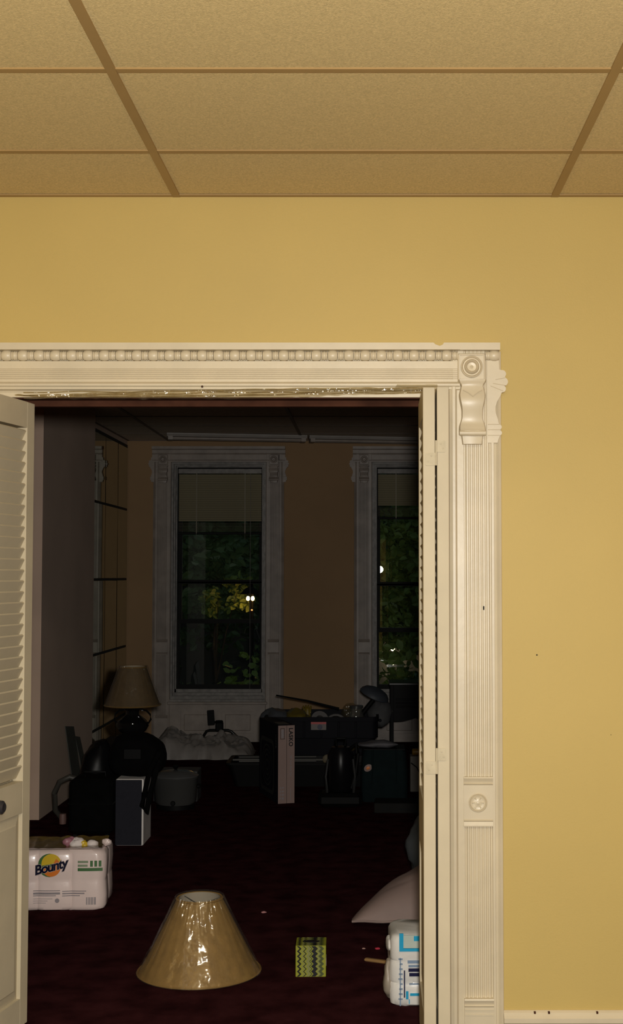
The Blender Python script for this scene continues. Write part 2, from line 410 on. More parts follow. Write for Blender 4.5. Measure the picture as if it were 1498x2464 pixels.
# rosette block
rx0, rx1 = at(1115, 1900, D-.03).x, at(1185, 1900, D-.03).x
rz1, rz0 = at(1150, 1869, D-.03).z, at(1150, 1988, D-.03).z
def rolled(parent, name, mt, x0, x1, zb, zt, yf, d=.030, both=True):
    h = zt-zb
    pr = [(yf, zt), (yf-d-.006, zt), (yf-d-.008, zt-.004), (yf-d-.003, zt-.014), (yf-d-.001, zt-.019), (yf-d-.006, zt-.022), (yf-d-.002, zt-.026)]
    if both: pr += [(yf-d-.002, zb+.022), (yf-d-.006, zb+.018), (yf-d-.002, zb+.014), (yf-d-.006, zb+.003), (yf-d-.006, zb)]
    else: pr += [(yf-d-.001, zb)]
    pr += [(yf, zb)]
    return MB().prism(pr, x0, x1, 'x').build(name, mt, parent)
o = rolled(cas, 'rosette_block', M_TRIM, rx0, rx1, rz0, rz1, D)
rc = at(1149, 1931, D-.03)
MB().lathe([(.030, -.031), (.030, -.034), (.027, -.036), (.025, -.033), (.0235, -.036), (.021, -.034), (.010, -.0335), (.007, -.035), (.0045, -.035), (.0045, -.040), (.0005, -.041)], 32, 'y', (rc.x, D, rc.z)).build('rosette', M_TRIM, o, smooth=True)
pet = MB()
for k in range(6):
    t = 2*PI*k/6
    pet.tube([(rc.x+.009*math.cos(t), D-.034, rc.z+.009*math.sin(t)), (rc.x+.019*math.cos(t), D-.035, rc.z+.019*math.sin(t))], [.0012, .003], 6)
pet.build('petal', M_TRIM, o, smooth=True)
pz = at(1150, 2402, D-.03).z
o = rolled(cas, 'plinth_block', M_TRIM, rx0, rx1, 0, pz, D, .033, False)
MB().box(rx0, rx1, D-.037, D-.030, pz-.052, pz-.048).box(rx0, rx1, D-.037, D-.030, pz-.036, pz-.033).build('plinth_bead', M_TRIM, o)
# specks: a bug-like nail head on the header, a scuff on the shaft
p = at(486, 930, D-.042); MB().lathe([(.004, 0), (.0035, -.003), (.0005, -.005)], 7, 'y', (p.x, D-.040, p.z)).build('rusty_nail', mat('rust', (.06, .025, .012), .8), cas)
p = at(1163, 1463, D-.026); MB().box(p.x-.002, p.x+.002, D-.0275, D-.0255, p.z-.006, p.z+.006).build('chip', M_BLACK, cas)

p = at(1055, 838, D-.05); MB().prism([(p.x-.017, 2.2362), (p.x+.017, 2.2362), (p.x+.012, 2.229), (p.x+.003, 2.2255), (p.x-.010, 2.230)], D-.0507, D-.049, 'y').build('bare_patch', M_WALL, cas)
bbx = tag(MB().prism([(D, 0), (D-.020, 0), (D-.020, .100), (D-.026, .106), (D-.026, .120), (D-.020, .126), (D-.013, .134), (D-.005, .139), (D, .139)], xB-.001, XR, 'x').build('baseboard_right', M_TRIM), 'cream moulded baseboard right of the doorway', 'baseboard', None, 'structure')
for x in (1286, 1320, 1436):
    p = at(x, 2437, D-.013); MB().box(p.x-.003, p.x+.003, D-.0155, D-.008, .131, .1375).build('paint_chip', M_JAMB, bbx)

# ------------------------------------------------------------------ louvred bifold doors
def louvre_leaf(name, parent, w, zb, zt, th, specs, label=None):
    """leaf in its own plane: u along local +Y (0..w), thickness along local X (-th..0), z up"""
    st = .052; pitch = .0339
    zmid1, zmid0, zbr = specs
    ztop = zt - .082
    b = MB()
    b._bb(-th, 0, 0, st, zb, zt, .0015, None)._bb(-th, 0, w-st, w, zb, zt, .0015, None)
    b.box(-th, 0, st, w-st, ztop, zt).box(-th, 0, st, w-st, zmid0, zmid1).box(-th, 0, st, w-st, zb, zbr)
    leaf = b.build(name, M_DOOR, parent)
    # raised panel below the middle rail
    q = MB()
    y0, y1 = st, w-st
    for xx, s in ((-.012, 1), (-th+.012, -1)):
        rr = []
        for ins, dx in ((0, 0), (.03, .006*s), (.034, .008*s)):
            rr.append([(xx+dx, y0+ins, zbr+ins), (xx+dx, y1-ins, zbr+ins), (xx+dx, y1-ins, zmid0-ins), (xx+dx, y0+ins, zmid0-ins)])
        q.rings(rr)
    q.box(-th+.012, -.012, y0, y1, zbr, zmid0)
    q.build('raised_panel', M_DOOR, leaf)
    n = int((ztop - zmid1)/pitch)
    src = None
    for k in range(n):
        z = ztop - pitch*(k+.5) - (ztop-zmid1-n*pitch)/2
        if src is None:
            # slat tilted: its lower edge towards the face at x = 0
            s = MB(); a = (-th+.003, .021); c2 = (-.011, -.019); t = .0035
            s.prism([(a[0], a[1]-t), (a[0]+t, a[1]+t*.2), (c2[0], c2[1]+t*1.6), (c2[0]+.002, c2[1]+t*.6), (c2[0]-t*.6, c2[1]-t*.4)], st-.003, w-st+.003, 'y')
            src = s.build('slat', M_DOOR, leaf, loc=(0, 0, z))
        else: inst(src, leaf, (0, 0, z))
    return leaf
TH = .0349; LW = .381
ZB, ZT = .100, 2.047
zm1, zm0, zbr = at(66, 1880, 4.11).z, at(66, 1957, 4.11).z, at(66, 2405, 4.11).z
# left pair: the leading leaf shows its face to the right
dl = struct('door_1', 'left cream louvred bifold door folded open at the frame edge, dark knob', 'door', (-1.082, 4.166, 0))
ang = math.atan2(.0455, .2345)   # leans away from the wall normal
dl.rotation_euler = (0, 0, PI - ang)
# local +Y now points towards the viewer; local -X points right
lf = louvre_leaf('door_leaf', dl, LW, ZB, ZT, TH, (zm1, zm0, zbr))
lf.location = (TH, 0, 0)
lf2 = copy_tree(lf, dl); lf2.location = (TH + .040, 0, 0)
kn = at(1, 1943, 3.93)
Mi = (Matrix.Translation((-1.082, 4.166, 0)) @ Matrix.Rotation(PI-ang, 4, 'Z')).inverted()
kl = Mi @ kn
MB().lathe([(.0005, -.030), (.013, -.032), (.020, -.026), (.021, -.016), (.013, -.008), (.008, 0), (.008, .004)], 18, 'x', (0, kl.y, kl.z)).build('knob', mat('dark_bronze', (.03, .028, .03), .35), dl, smooth=True)

dr = struct('door_2', 'right cream louvred bifold door folded edge-on with painted hinges', 'door', (.1465, 3.79, 0))
r1 = louvre_leaf('door_leaf', dr, LW, ZB, ZT, TH, (at(1012, 1905, 4.0).z, at(1012, 2040, 4.0).z, .24))
r1.location = (TH, 0, 0)
r2 = copy_tree(r1, dr); r2.location = (TH + .0408, 0, .0015)
def hinge(y0, y1, ym):
    h = empty('hinge'); h.parent = dr
    zt_, zb_, zm_ = at(1050, y0, 3.79).z, at(1050, y1, 3.79).z, at(1050, ym, 3.79).z
    def plate(xa, xb, za, zb2):
        b = MB(); r = .004; P = []
        for cx, cz, t0 in ((xb-r, zb2-r, 0), (xa+r, zb2-r, 90), (xa+r, za+r, 180), (xb-r, za+r, 270)):
            for k in range(4): t = R(t0 + 30*k); P.append((cx + r*math.cos(t), cz + r*math.sin(t)))
        b.prism(P, -.0028, .001, 'y'); return b
    plate(.0365, .0655, zm_+.001, zt_).build('hinge_plate', M_BRASS, h)
    plate(.0060, .0395, zb_, zm_-.001).build('hinge_plate', M_BRASS, h)
    MB().lathe([(.0028, zb_), (.0032, zb_), (.0032, zt_), (.0028, zt_)], 10, 'z', (.0382, -.002, 0)).build('knuckle', M_BRASS, h, smooth=True)
    sc = MB()
    for x, z in ((.052, zt_-.010), (.058, zm_+.012), (.015, zb_+.012), (.024, zm_-.010)):
        sc.lathe([(.0025, -.0035), (.0022, -.0042), (.0005, -.0044)], 8, 'y', (x, 0, z))
    sc.build('screw', M_BRASS, h)
hinge(1060, 1120, 1089); hinge(1800, 1862, 1831)

# ---- crumpled clear plastic stapled along the underside of the header
def plastic_strip():
    t = thing('plastic_sheet', 'crumpled clear plastic sheet bunched along the lower edge of the door header', 'plastic sheet', (0, 0, 0))
    b = MB(); n = 220; x0, x1 = at(48, 950, D).x, at(1050, 950, D).x
    rows = []
    for k, (dz, dy) in enumerate(((0, -.046), (-.008, -.060), (-.016, -.048), (-.024, -.066), (-.030, -.046), (-.034, -.030))):
        row = []
        for i in range(n+1):
            u = i/n; x = x0 + (x1-x0)*u
            nz = noise.noise(Vector((x*9, k*1.7, 3))); n2 = noise.noise(Vector((x*31, k*2.3, 8)))
            top = 2.066 + .012*min(1, u*4) + .016*u + (.010 if u > .9 else 0)
            bot = 2.070 - .012*min(1, u*12) + .022*max(0, (u-.55)/.45)
            z = top + (bot-top)*(k/5) + .004*nz + .002*n2
            row.append((x, D + dy + .014*nz + .009*n2, z + .003*n2))
        rows.append(row)
    for row in rows: pass
    N = n+1
    vs = [p for r in rows for p in r]; fs = []
    for k in range(len(rows)-1):
        for i in range(n): fs.append([k*N+i, k*N+i+1, (k+1)*N+i+1, (k+1)*N+i])
    b.add(vs, fs)
    o = b.build('film_fold', M_FILM, t, smooth=True)
    # three rope-like gathered pleats
    for q in range(3):
        pts = []
        for i in range(90):
            u = i/89; x = x0 + (x1-x0)*(.02+.96*u)
            pts.append((x, D - .052 - .006*math.sin(9*u+q), 2.060 + .016*u + .008*q + .007*noise.noise(Vector((x*7, q*5, 1)))))
        MB().tube(pts, [.002 + .0028*abs(noise.noise(Vector((i*.23, q, 2)))) for i in range(90)], 6).build('pleat', M_FILM, t, smooth=True)
plastic_strip()

# ------------------------------------------------------------------ far room shell
wfar = struct('wall_far', 'tan far wall of the dark room holding two tall windows', 'wall')
W1L, W1R, W2L, W2R = -1.826, -.968, -.004, .854
WZB, WZT = .40, 2.524
b = MB()
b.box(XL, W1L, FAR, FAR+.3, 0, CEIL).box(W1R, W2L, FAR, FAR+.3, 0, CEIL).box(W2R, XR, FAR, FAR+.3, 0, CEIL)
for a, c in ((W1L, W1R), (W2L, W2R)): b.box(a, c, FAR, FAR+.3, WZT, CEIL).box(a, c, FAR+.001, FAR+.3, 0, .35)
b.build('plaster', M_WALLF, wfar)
wl = struct('wall_left', 'left side wall of the dark room with grey pier and mirror tiles', 'wall')
MB().box(XL-.1, XL, DB, FAR, 0, CEIL).build('plaster', M_GREY, wl)
PX, PY0, PY1 = -2.043, 8.085, 9.59
o = MB().box(XL, PX, PY0+.004, PY1, 0, CEIL).build('pier', M_GREY, wl)
MB().box(XL, PX, PY0, PY0+.004, .0, CEIL).build('pier_face', M_PINK, o)
# mirror tiles
MB().box(XL, XL+.002, PY1, FAR, 0.0, 2.68).build('mirror_backing', M_GROUT, wl)
src = None
yb = [PY1, 9.70, 10.28, 10.86, 11.38, FAR-.012]
zb = [-.35, .255, .860, 1.462, 2.090, 2.66]
random.seed(3)
for i in range(len(yb)-1):
    for k in range(len(zb)-1):
        y0, y1, z0_, z1_ = yb[i]+.008, yb[i+1]-.008, max(.02, zb[k]+.010), zb[k+1]-.010
        if y1-y0 < .05: continue
        o = MB()._bb(0, .005, -(y1-y0)/2, (y1-y0)/2, -(z1_-z0_)/2, (z1_-z0_)/2, .0018, None).build('mirror_tile', M_MIRROR, wl, loc=(XL+.003, (y0+y1)/2, (z0_+z1_)/2))
        o.rotation_euler = (0, random.uniform(-.004, .004), random.uniform(-.006, .006))
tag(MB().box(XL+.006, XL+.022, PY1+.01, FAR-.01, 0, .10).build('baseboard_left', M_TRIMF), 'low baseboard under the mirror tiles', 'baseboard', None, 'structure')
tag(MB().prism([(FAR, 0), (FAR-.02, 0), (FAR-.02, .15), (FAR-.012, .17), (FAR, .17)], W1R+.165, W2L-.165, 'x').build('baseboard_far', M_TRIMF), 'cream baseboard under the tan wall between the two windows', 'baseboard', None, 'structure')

def window(n, xl, xr, label, zrail, zmeet, ztopsash, tilt=0):
    w = struct('window_%d' % n, label, 'window')
    cw = .165
    for sgn, x0, x1 in ((-1, xl-cw, xl), (1, xr, xr+cw)):
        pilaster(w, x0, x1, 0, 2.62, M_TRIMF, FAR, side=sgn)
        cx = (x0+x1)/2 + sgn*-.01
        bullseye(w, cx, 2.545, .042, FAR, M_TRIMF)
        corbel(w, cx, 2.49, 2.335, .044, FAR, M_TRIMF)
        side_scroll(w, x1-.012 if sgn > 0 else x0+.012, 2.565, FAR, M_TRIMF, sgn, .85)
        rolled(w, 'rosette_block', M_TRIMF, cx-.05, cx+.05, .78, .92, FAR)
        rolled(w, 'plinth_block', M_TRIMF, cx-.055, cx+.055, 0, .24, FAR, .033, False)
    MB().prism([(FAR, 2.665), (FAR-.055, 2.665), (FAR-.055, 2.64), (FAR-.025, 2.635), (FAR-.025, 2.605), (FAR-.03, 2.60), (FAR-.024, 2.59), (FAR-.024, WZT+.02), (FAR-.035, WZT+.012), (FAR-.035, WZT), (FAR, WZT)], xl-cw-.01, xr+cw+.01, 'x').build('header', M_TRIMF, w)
    # stepped inner frame and stool
    fr = MB()
    for k, (dy0, dy1, i) in enumerate(((.0, .035, .018), (.035, .075, .032), (.075, .13, .042))):
        fr.box(xl, xl+i, FAR+dy0, FAR+dy1, WZB, WZT).box(xr-i, xr, FAR+dy0, FAR+dy1, WZB, WZT).box(xl+i, xr-i, FAR+dy0, FAR+dy1, WZT-i, WZT)
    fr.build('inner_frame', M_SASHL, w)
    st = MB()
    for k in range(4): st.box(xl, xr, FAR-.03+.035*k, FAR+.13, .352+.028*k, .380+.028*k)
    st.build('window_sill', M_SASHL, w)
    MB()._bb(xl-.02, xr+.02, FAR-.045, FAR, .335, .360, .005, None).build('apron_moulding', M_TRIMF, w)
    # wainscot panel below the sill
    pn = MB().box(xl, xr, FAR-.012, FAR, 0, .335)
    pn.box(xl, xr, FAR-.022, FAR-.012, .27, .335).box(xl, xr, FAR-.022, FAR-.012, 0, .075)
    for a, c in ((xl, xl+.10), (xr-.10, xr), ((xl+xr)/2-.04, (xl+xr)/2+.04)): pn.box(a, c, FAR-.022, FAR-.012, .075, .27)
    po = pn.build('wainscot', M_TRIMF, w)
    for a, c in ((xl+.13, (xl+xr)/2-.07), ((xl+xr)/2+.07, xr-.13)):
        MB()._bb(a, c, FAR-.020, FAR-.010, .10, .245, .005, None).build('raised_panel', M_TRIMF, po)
    # sashes
    def sash(name, x0, x1, za, zb_, y, wst, wb, wt, m, pane_name='pane', tilt=0):
        s = MB().box(x0, x0+wst, y, y+.035, za, zb_).box(x1-wst, x1, y, y+.035, za, zb_).box(x0+wst, x1-wst, y, y+.035, za, za+wb).box(x0+wst, x1-wst, y, y+.035, zb_-wt, zb_).build(name, m, w)
        g = MB().box(x0+wst-.003-(x0+x1)/2, x1-wst+.003-(x0+x1)/2, -.0015, .0015, za+wb-.003, zb_-wt+.003).build(pane_name, M_GLASSP, s, loc=((x0+x1)/2, y+.018, 0))
        g.rotation_euler = (0, 0, tilt)
        return s
    xi, xo = xl+.042, xr-.042
    sash('upper_sash', xi, xo, zrail, WZT-.042, FAR+.17, .032, .03, .04, M_SASH, tilt=tilt)
    sash('middle_sash', xi, xo, zmeet, zrail+.012, FAR+.17, .030, .03, .02, M_SASH)
    sash('lower_sash', xi, xo, WZB+.06, zmeet+.03, FAR+.13, .020, .04, .038, M_SASH)
    # storm track strips
    MB().box(xl, xl+.042, FAR+.13, FAR+.22, WZB, WZT).box(xr-.042, xr, FAR+.13, FAR+.22, WZB, WZT).box(xl, xr, FAR+.13, FAR+.22, WZT-.042, WZT).box(xl, xr, FAR+.13, FAR+.3, WZB, WZB+.062).build('sash_track', M_SASH if n == 1 else M_SASHL, w)
    return w
window(1, W1L, W1R, 'left far window with raised blind, dark sashes and carved cream casing', 1.425, 1.065, 1.86)
window(2, W2L, W2R, 'right far window showing the white flash glint, half hidden by the folded door', 1.405, .985, 1.957, tilt=R(-.20))

def blind(xl, xr, ztop, zbot, label, yc, tassel=None):
    t = thing('venetian_blind', label, 'blind', ((xl+xr)/2, yc, ztop))
    hw = (xr-xl)/2
    mb = mat('olive_blind_slat', (.30, .26, .165), .55, .05, 4)
    MB()._bb(-hw, hw, -.02, .02, -.045, 0, .003, None).build('head_rail', M_SASHL, t)
    stack = .10
    n = int((ztop-.05-zbot-stack)/.0205)
    src = None
    for k in range(n):
        z = -.06 - .0205*k
        if src is None:
            q = MB(); P = []
            for i in range(5): P.append((-.0125+.00625*i, .0022*math.cos((i-2)*.6)-.0017))
            q.prism(P + [(a, z2-.0006) for a, z2 in P[::-1]], -hw+.004, hw-.004, 'x', Matrix.Rotation(R(-48), 4, 'X'))
            src = q.build('slat', mb, t, loc=(0, 0, z))
        else: inst(src, t, (0, 0, z))
    zs = -(ztop-zbot)
    ns = 10
    for k in range(ns):
        inst(src, t, (0, 0, zs + .02 + .008*k)).rotation_euler = (R(48), 0, 0)
    MB()._bb(-hw, hw, -.013, .013, zs-.012, zs+.010, .004, None).build('bottom_rail', M_SASH, t)
    for x in (-hw*.56, hw*.60):
        MB().box(x-.004, x+.004, -.0165, -.0150, zs, -.045).build('ladder_tape', mb, t)
        MB().tube([(x, -.018, -.045), (x, -.018, zs-.06)], .0015, 6).build('cord', M_SASHL, t)
    if tassel:
        x = tassel[0]
        MB().tube([(x, -.025, -.045), (x, -.025, tassel[1]-ztop)], .002, 6).build('pull_cord', M_SASHL, t)
    return t
blind(W1L+.05, W1R-.045, 2.47, 1.88, 'half raised olive venetian blind in the left far window', FAR+.09, (.28, .46))
blind(W2L+.05, W2R-.045, 2.47, 2.02, 'half raised olive venetian blind in the right far window', FAR+.09)

# two four-foot strip lights on the dark ceiling
def strip_light(x0, p0, p1, label):
    a, c = Vector(p0), Vector(p1); mid = (a+c)/2
    t = thing('strip_light', label, 'ceiling light', mid, math.atan2(c.y-a.y, c.x-a.x), 'unlit strip lights on the dark ceiling')
    h = (c-a).length/2 - .004
    MB().prism([(-.065, 0), (-.065, -.008), (-.055, -.028), (.055, -.028), (.065, -.008), (.065, 0)], -h, h, 'x').build('housing', mat('dull_white_enamel', (.33, .30, .27), .4), t)
    for s in (-.03, .03): MB().lathe([(.012, -h+.03), (.013, -h+.035), (.013, h-.035), (.012, h-.03)], 10, 'x', (0, s, -.041)).build('tube', M_TRIMF, t, smooth=True)
    for s in (-1, 1): MB().box(s*(h-.03)-.02, s*(h-.03)+.02, -.06, .06, -.056, -.025).build('end_cap', M_TRIMF, t)
P0 = onf(400, 1043, CEIL); P1 = onf(737, 1049, CEIL)
e = (P1-P0).normalized()*1.2192
strip_light(0, P0, P0+e, 'left unlit strip light on dark ceiling above left far window')
strip_light(0, P0+e*1.01, P0+e*2.01, 'right unlit strip light on dark ceiling, in line with left one')

# ------------------------------------------------------------------ lampshade on the carpet, in shrink wrap
M_SHADE = mat('gold_pleated_fabric', (.30, .18, .048), .7, .10, 30, bump=.3, bscale=90)
M_SHIN = mat('shade_lining', (.42, .36, .27), .7)
def lampshade(parent, rb, rt, h, zb, seg=112, wrap=True, pleat=.010, m=M_SHADE):
    b = MB(); outer = []; inner = []
    rows = 10
    for j in range(rows+1):
        u = j/rows; r = rb + (rt-rb)*(u**.93); z = zb + h*u
        ro = []
        for k in range(seg):
            t = 2*PI*k/seg
            f = 1 + pleat*(.5 + .5*math.cos(28*t))*(1 if 0 < j < rows else .4) + .003*noise.noise(Vector((math.cos(t)*3, math.sin(t)*3, u*2)))
            ro.append((r*f*math.cos(t), r*f*math.sin(t), z))
        outer.append(ro)
        inner.append([((r-.004)*math.cos(2*PI*k/seg), (r-.004)*math.sin(2*PI*k/seg), z) for k in range(seg)])
    b.rings(outer + inner[::-1] + [outer[0]], cap=False)
    s = b.build('shade', m, parent, smooth=True)
    li = MB().rings([[(x*.985, y*.985, z) for x, y, z in r] for r in inner], cap=False).build('lining', M_SHIN, s, smooth=True)
    mtr = mat('gold_braid', (.30, .18, .05), .5)
    for nm, r, z in (('bottom_trim', rb, zb+.003), ('top_trim', rt, zb+h-.003)):
        n = 64; rr = []; tr = MB()
        for k in range(n):
            t = 2*PI*k/n
            rr.append([((r+.003+.004*math.cos(a))*math.cos(t), (r+.003+.004*math.cos(a))*math.sin(t), z+.004*math.sin(a)) for a in (0, 1.57, 3.14, 4.71)])
        tr.rings(rr + [rr[0]], cap=False)
        tr.build(nm, mtr, s, smooth=True)
    sp = MB()
    for k in range(3):
        t = 2*PI*k/3 + .4
        sp.tube([(0, 0, zb+h-.03), (rt*.97*math.cos(t), rt*.97*math.sin(t), zb+h-.008)], .0016, 6)
    sp.lathe([(.010, -.002+zb+h-.03), (.012, zb+h-.03), (.010, .002+zb+h-.03)], 14)
    sp.build('spider_fitting', M_STEEL, s)
    if wrap:
        wv = []
        for j in range(25):
            u = j/24; r = rb + (rt-rb)*(u**.93) + .0055; z = zb + .001 + (h+.006)*u
            ring = []
            for k in range(160):
                t = 2*PI*k/160
                n1 = noise.noise(Vector((math.cos(t)*5.5, math.sin(t)*5.5, u*1.2)))
                n2 = abs(noise.noise(Vector((math.cos(t)*11+3, math.sin(t)*11, u*2.2+4))))
                rr = r + .007*n1*math.sin(PI*min(1, u*1.1)) - .010*n2*(u**1.5) + .004
                ring.append((rr*math.cos(t), rr*math.sin(t), z))
            wv.append(ring)
        wv.append([(x*.90, y*.90, zb+h+.004) for x, y, z in wv[-1]])
        MB().rings(wv, cap=False).build('plastic_wrap', M_WRAP, parent, smooth=True)
    return s
ctr = onf(479, 2338)
t = thing('lamp_shade', 'gold pleated lampshade in clear plastic wrap standing on the red carpet', 'lampshade', (ctr.x, ctr.y, 0))
lampshade(t, .228, .083, .275, .004)

# ------------------------------------------------------------------ tissue box cube with chevrons
M_LIME = mat('lime_print', (.28, .29, .02), .45, .04); M_OLIV = mat('dark_olive_print', (.06, .075, .02), .45, .04)
M_INK = mat('black_print', (.01, .01, .012), .4); M_PALE = mat('pale_olive_print', (.22, .23, .08), .45, .04)
p0 = onf(710, 2351); p1 = onf(783, 2351)
s_ = (p1-p0).length; hw = s_/2
t = thing('tissue_box', 'small cube tissue box with green and black zigzag print on the carpet', 'tissue box', ((p0+p1)/2 + Vector((0, hw, 0))), R(1.0))
MB()._bb(-hw, hw, -hw, hw, 0, s_*1.02, .0015, None).build('carton', M_LIME, t)
zz = s_*1.02
def zig(name, m, x, wd, face='front', n=6):
    """a vertical zigzag stripe printed on a face (0.4 mm thick)"""
    b = MB(); st = s_/n/2*1.0; A = .0095
    L = []; 
    for k in range(2*n+1):
        z = min(.002 + k*(zz-.004)/(2*n), zz-.002)
        L.append((x + (A if k % 2 else 0) - A/2, z))
    for k in range(2*n):
        (xa, za), (xb, zb_) = L[k], L[k+1]
        q = [(xa, za), (xa+wd, za), (xb+wd, zb_), (xb, zb_)]
        q = [(max(-hw+.002, min(hw-.002, u)), z) for u, z in q]
        if face == 'front': b.prism(q, -hw-.0006, -hw+.0004, 'y')
        else: b.prism([(u, z-zz/2) for u, z in q], zz-.0004, zz+.0006, 'z')
    b.build(name, m, t)
for fc in ('front', 'top'):
    for x, wd, m in ((-.047, .008, M_INK), (-.030, .003, M_PALE), (-.024, .004, M_INK), (-.014, .010, M_PALE), (-.002, .004, M_OLIV), (.006, .016, M_INK), (.026, .006, M_PALE), (.033, .012, M_OLIV)):
        zig('zigzag_stripe', m, x, wd, fc)
MB().lathe([(.030, zz+.0004), (.030, zz+.0012), (.0005, zz+.0012)], 28, M=Matrix.Diagonal((1.1, .55, 1, 1))).build('opening_slit', M_INK, t)
MB().box(hw-.0002, hw+.0006, -hw*.6, hw*.2, zz*.30, zz*.55).build('side_label', M_WHITEP, t)

# ------------------------------------------------------------------ pack of paper towels behind the left door
M_PTOW = mat('towel_film_white', (.88, .71, .66), .30, .03, 10, bump=.25, bscale=30, coat=.6)
pb = onf(160, 2194)
PBX, PBY = onf(246, 2194).x, pb.y
rr_ = .075; nx_, ny_ = 4, 2
PW, PH = nx_*2*rr_, .268
def scallop_pt(a):
    """outline of a 4 x 2 block of rolls under film, going round; a in 0..1"""
    W2, D2 = nx_*rr_, ny_*rr_
    per = 2*(2*W2 + 2*D2); d = a*per
    def edge(u, n): return .010*(1-abs(math.sin(PI*n*u))**.5)
    c = .05
    if d < 2*W2: u = d/(2*W2); x, y = -W2 + d, -D2 + edge(u, nx_)
    elif d < 2*W2+2*D2: u = (d-2*W2)/(2*D2); x, y = W2 - edge(u, ny_), -D2 + (d-2*W2)
    elif d < 4*W2+2*D2: u = (d-2*W2-2*D2)/(2*W2); x, y = W2 - (d-2*W2-2*D2), D2 - edge(u, nx_)
    else: u = (d-4*W2-2*D2)/(2*D2); x, y = -W2 + edge(u, ny_), D2 - (d-4*W2-2*D2)
    # round the corners
    ax, ay = abs(x)-(W2-c), abs(y)-(D2-c)
    if ax > 0 and ay > 0:
        l = math.hypot(ax, ay)
        if l > c: x = math.copysign(W2-c + ax*c/l, x); y = math.copysign(D2-c + ay*c/l, y)
    return x, y
PR = R(4.0)
t = thing('paper_towel_pack', 'large plastic wrapped pack of white paper towel rolls beside left door', 'paper towels', (PBX - PW/2, PBY + ny_*rr_, 0), PR)
b = MB(); N_ = 240; rings = []
for z, ins in ((0, .022), (.006, .008), (.02, .001), (.06, 0), (.125, .0025), (.134, .005), (.143, .0025), (.20, 0), (.245, .002), (.258, .009), (.268, .026)):
    ring = []
    for k in range(N_):
        x, y = scallop_pt(k/N_); l = math.hypot(x, y)
        wv = .0025*noise.noise(Vector((x*14, y*14, z*22)))
        ring.append((x*(1-ins/abs(l)) + wv, y*(1-ins/abs(l)) + wv, z))
    rings.append(ring)
b.rings(rings); b.build('wrapped_rolls', M_PTOW, t, smooth=True)
FYB = -ny_*rr_
def onfront(co):
    u = (co.x + PW/2)/PW; dip = .010*(1-abs(math.sin(PI*nx_*u))**.5)
    return Vector((co.x, FYB + dip*.9 - .0012 + co.y, co.z))
RX = Matrix.Rotation(PI/2, 4, 'X')
def fpos(px, py):
    v = at(px, py, PBY) - Vector((PBX - PW/2, PBY, 0)); return v.x, v.z
def flat(name, m, pts, d=.0006, back=0.0):
    b = MB(); q = []
    # subdivide so the print follows the rolls
    for (xa, xb, za, zb_) in pts:
        n = max(1, int((xb-xa)/.012))
        for i in range(n):
            x0, x1 = xa+(xb-xa)*i/n, xa+(xb-xa)*(i+1)/n
            c0, c1 = onfront(Vector((x0, -back, za))), onfront(Vector((x1, -back, za)))
            b.add([c0, c1, (c1.x, c1.y, zb_), (c0.x, c0.y, zb_)], [[0, 1, 2, 3]])
            b.add([(c0.x, c0.y+d, za), (c1.x, c1.y+d, za), (c1.x, c1.y+d, zb_), (c0.x, c0.y+d, zb_)], [[0, 3, 2, 1]])
    return b.build(name, m, t)
def disc(name, m, cx, cz, r, a0, a1, back):
    b = MB(); ring = [(cx, cz)] + [(cx + r*math.cos(R(a0+(a1-a0)*k/20)), cz + r*math.sin(R(a0+(a1-a0)*k/20))) for k in range(21)]
    vs = [onfront(Vector((x, -back, z))) for x, z in ring]
    b.add(vs, [[0, i, i+1] for i in range(1, 21)])
    return b.build(name, m, t)
lx, lz = fpos(115, 2086)
M_ORG = mat('orange_print', (.75, .20, .02), .35, .04); M_YEL = mat('yellow_print', (.72, .48, .03), .35, .04)
M_GRN = mat('green_print', (.07, .17, .06), .35, .04); M_NAVY = mat('navy_print', (.012, .012, .05), .3, .04)
M_GPR = mat('grey_print', (.30, .26, .27), .5, .05); M_RED = mat('red_print', (.5, .03, .03), .4, .04)
disc('logo_disc', M_GRN, lx-.004, lz+.006, .052, 0, 360, .0004)
disc('logo_disc', M_YEL, lx+.004, lz+.012, .044, 10, 190, .0009)
disc('logo_disc', M_ORG, lx+.004, lz-.002, .042, -170, 60, .0012)
Mt = Matrix.Translation((lx, 0, lz-.002)) @ Matrix.Rotation(R(-14), 4, 'Y') @ RX
text_mesh('logo_shadow', 'Bounty', .058, M_WHITEP, t, Mt, shear=.25, bold=.0035, space=.88, depth=.0003, conform=lambda c: onfront(Vector((c.x, -.0017, c.z))))
text_mesh('logo_text', 'Bounty', .058, M_NAVY, t, Mt, shear=.25, bold=.0016, space=.88, depth=.0003, conform=lambda c: onfront(Vector((c.x, -.0024, c.z))))
gx0, gz1 = fpos(180, 2073); gx1, gz0 = fpos(239, 2098)
flat('green_label', M_GRN, [(gx0, gx1, gz0, gz0+(gz1-gz0)*.30)], back=.0006)
flat('green_label_ink', mat('soft_green_print', (.28, .34, .22), .4), [(gx0, gx0+(gx1-gx0)*.42, gz0+(gz1-gz0)*.78, gz1), (gx0, gx0+(gx1-gx0)*.40, gz0+(gz1-gz0)*.42, gz0+(gz1-gz0)*.64)], back=.0006)
for k in range(3):
    a = gx0+(gx1-gx0)*(.50+.17*k); flat('green_numeral_bar', M_GRN, [(a, a+(gx1-gx0)*.11, gz0+(gz1-gz0)*.42, gz1)], back=.0006)
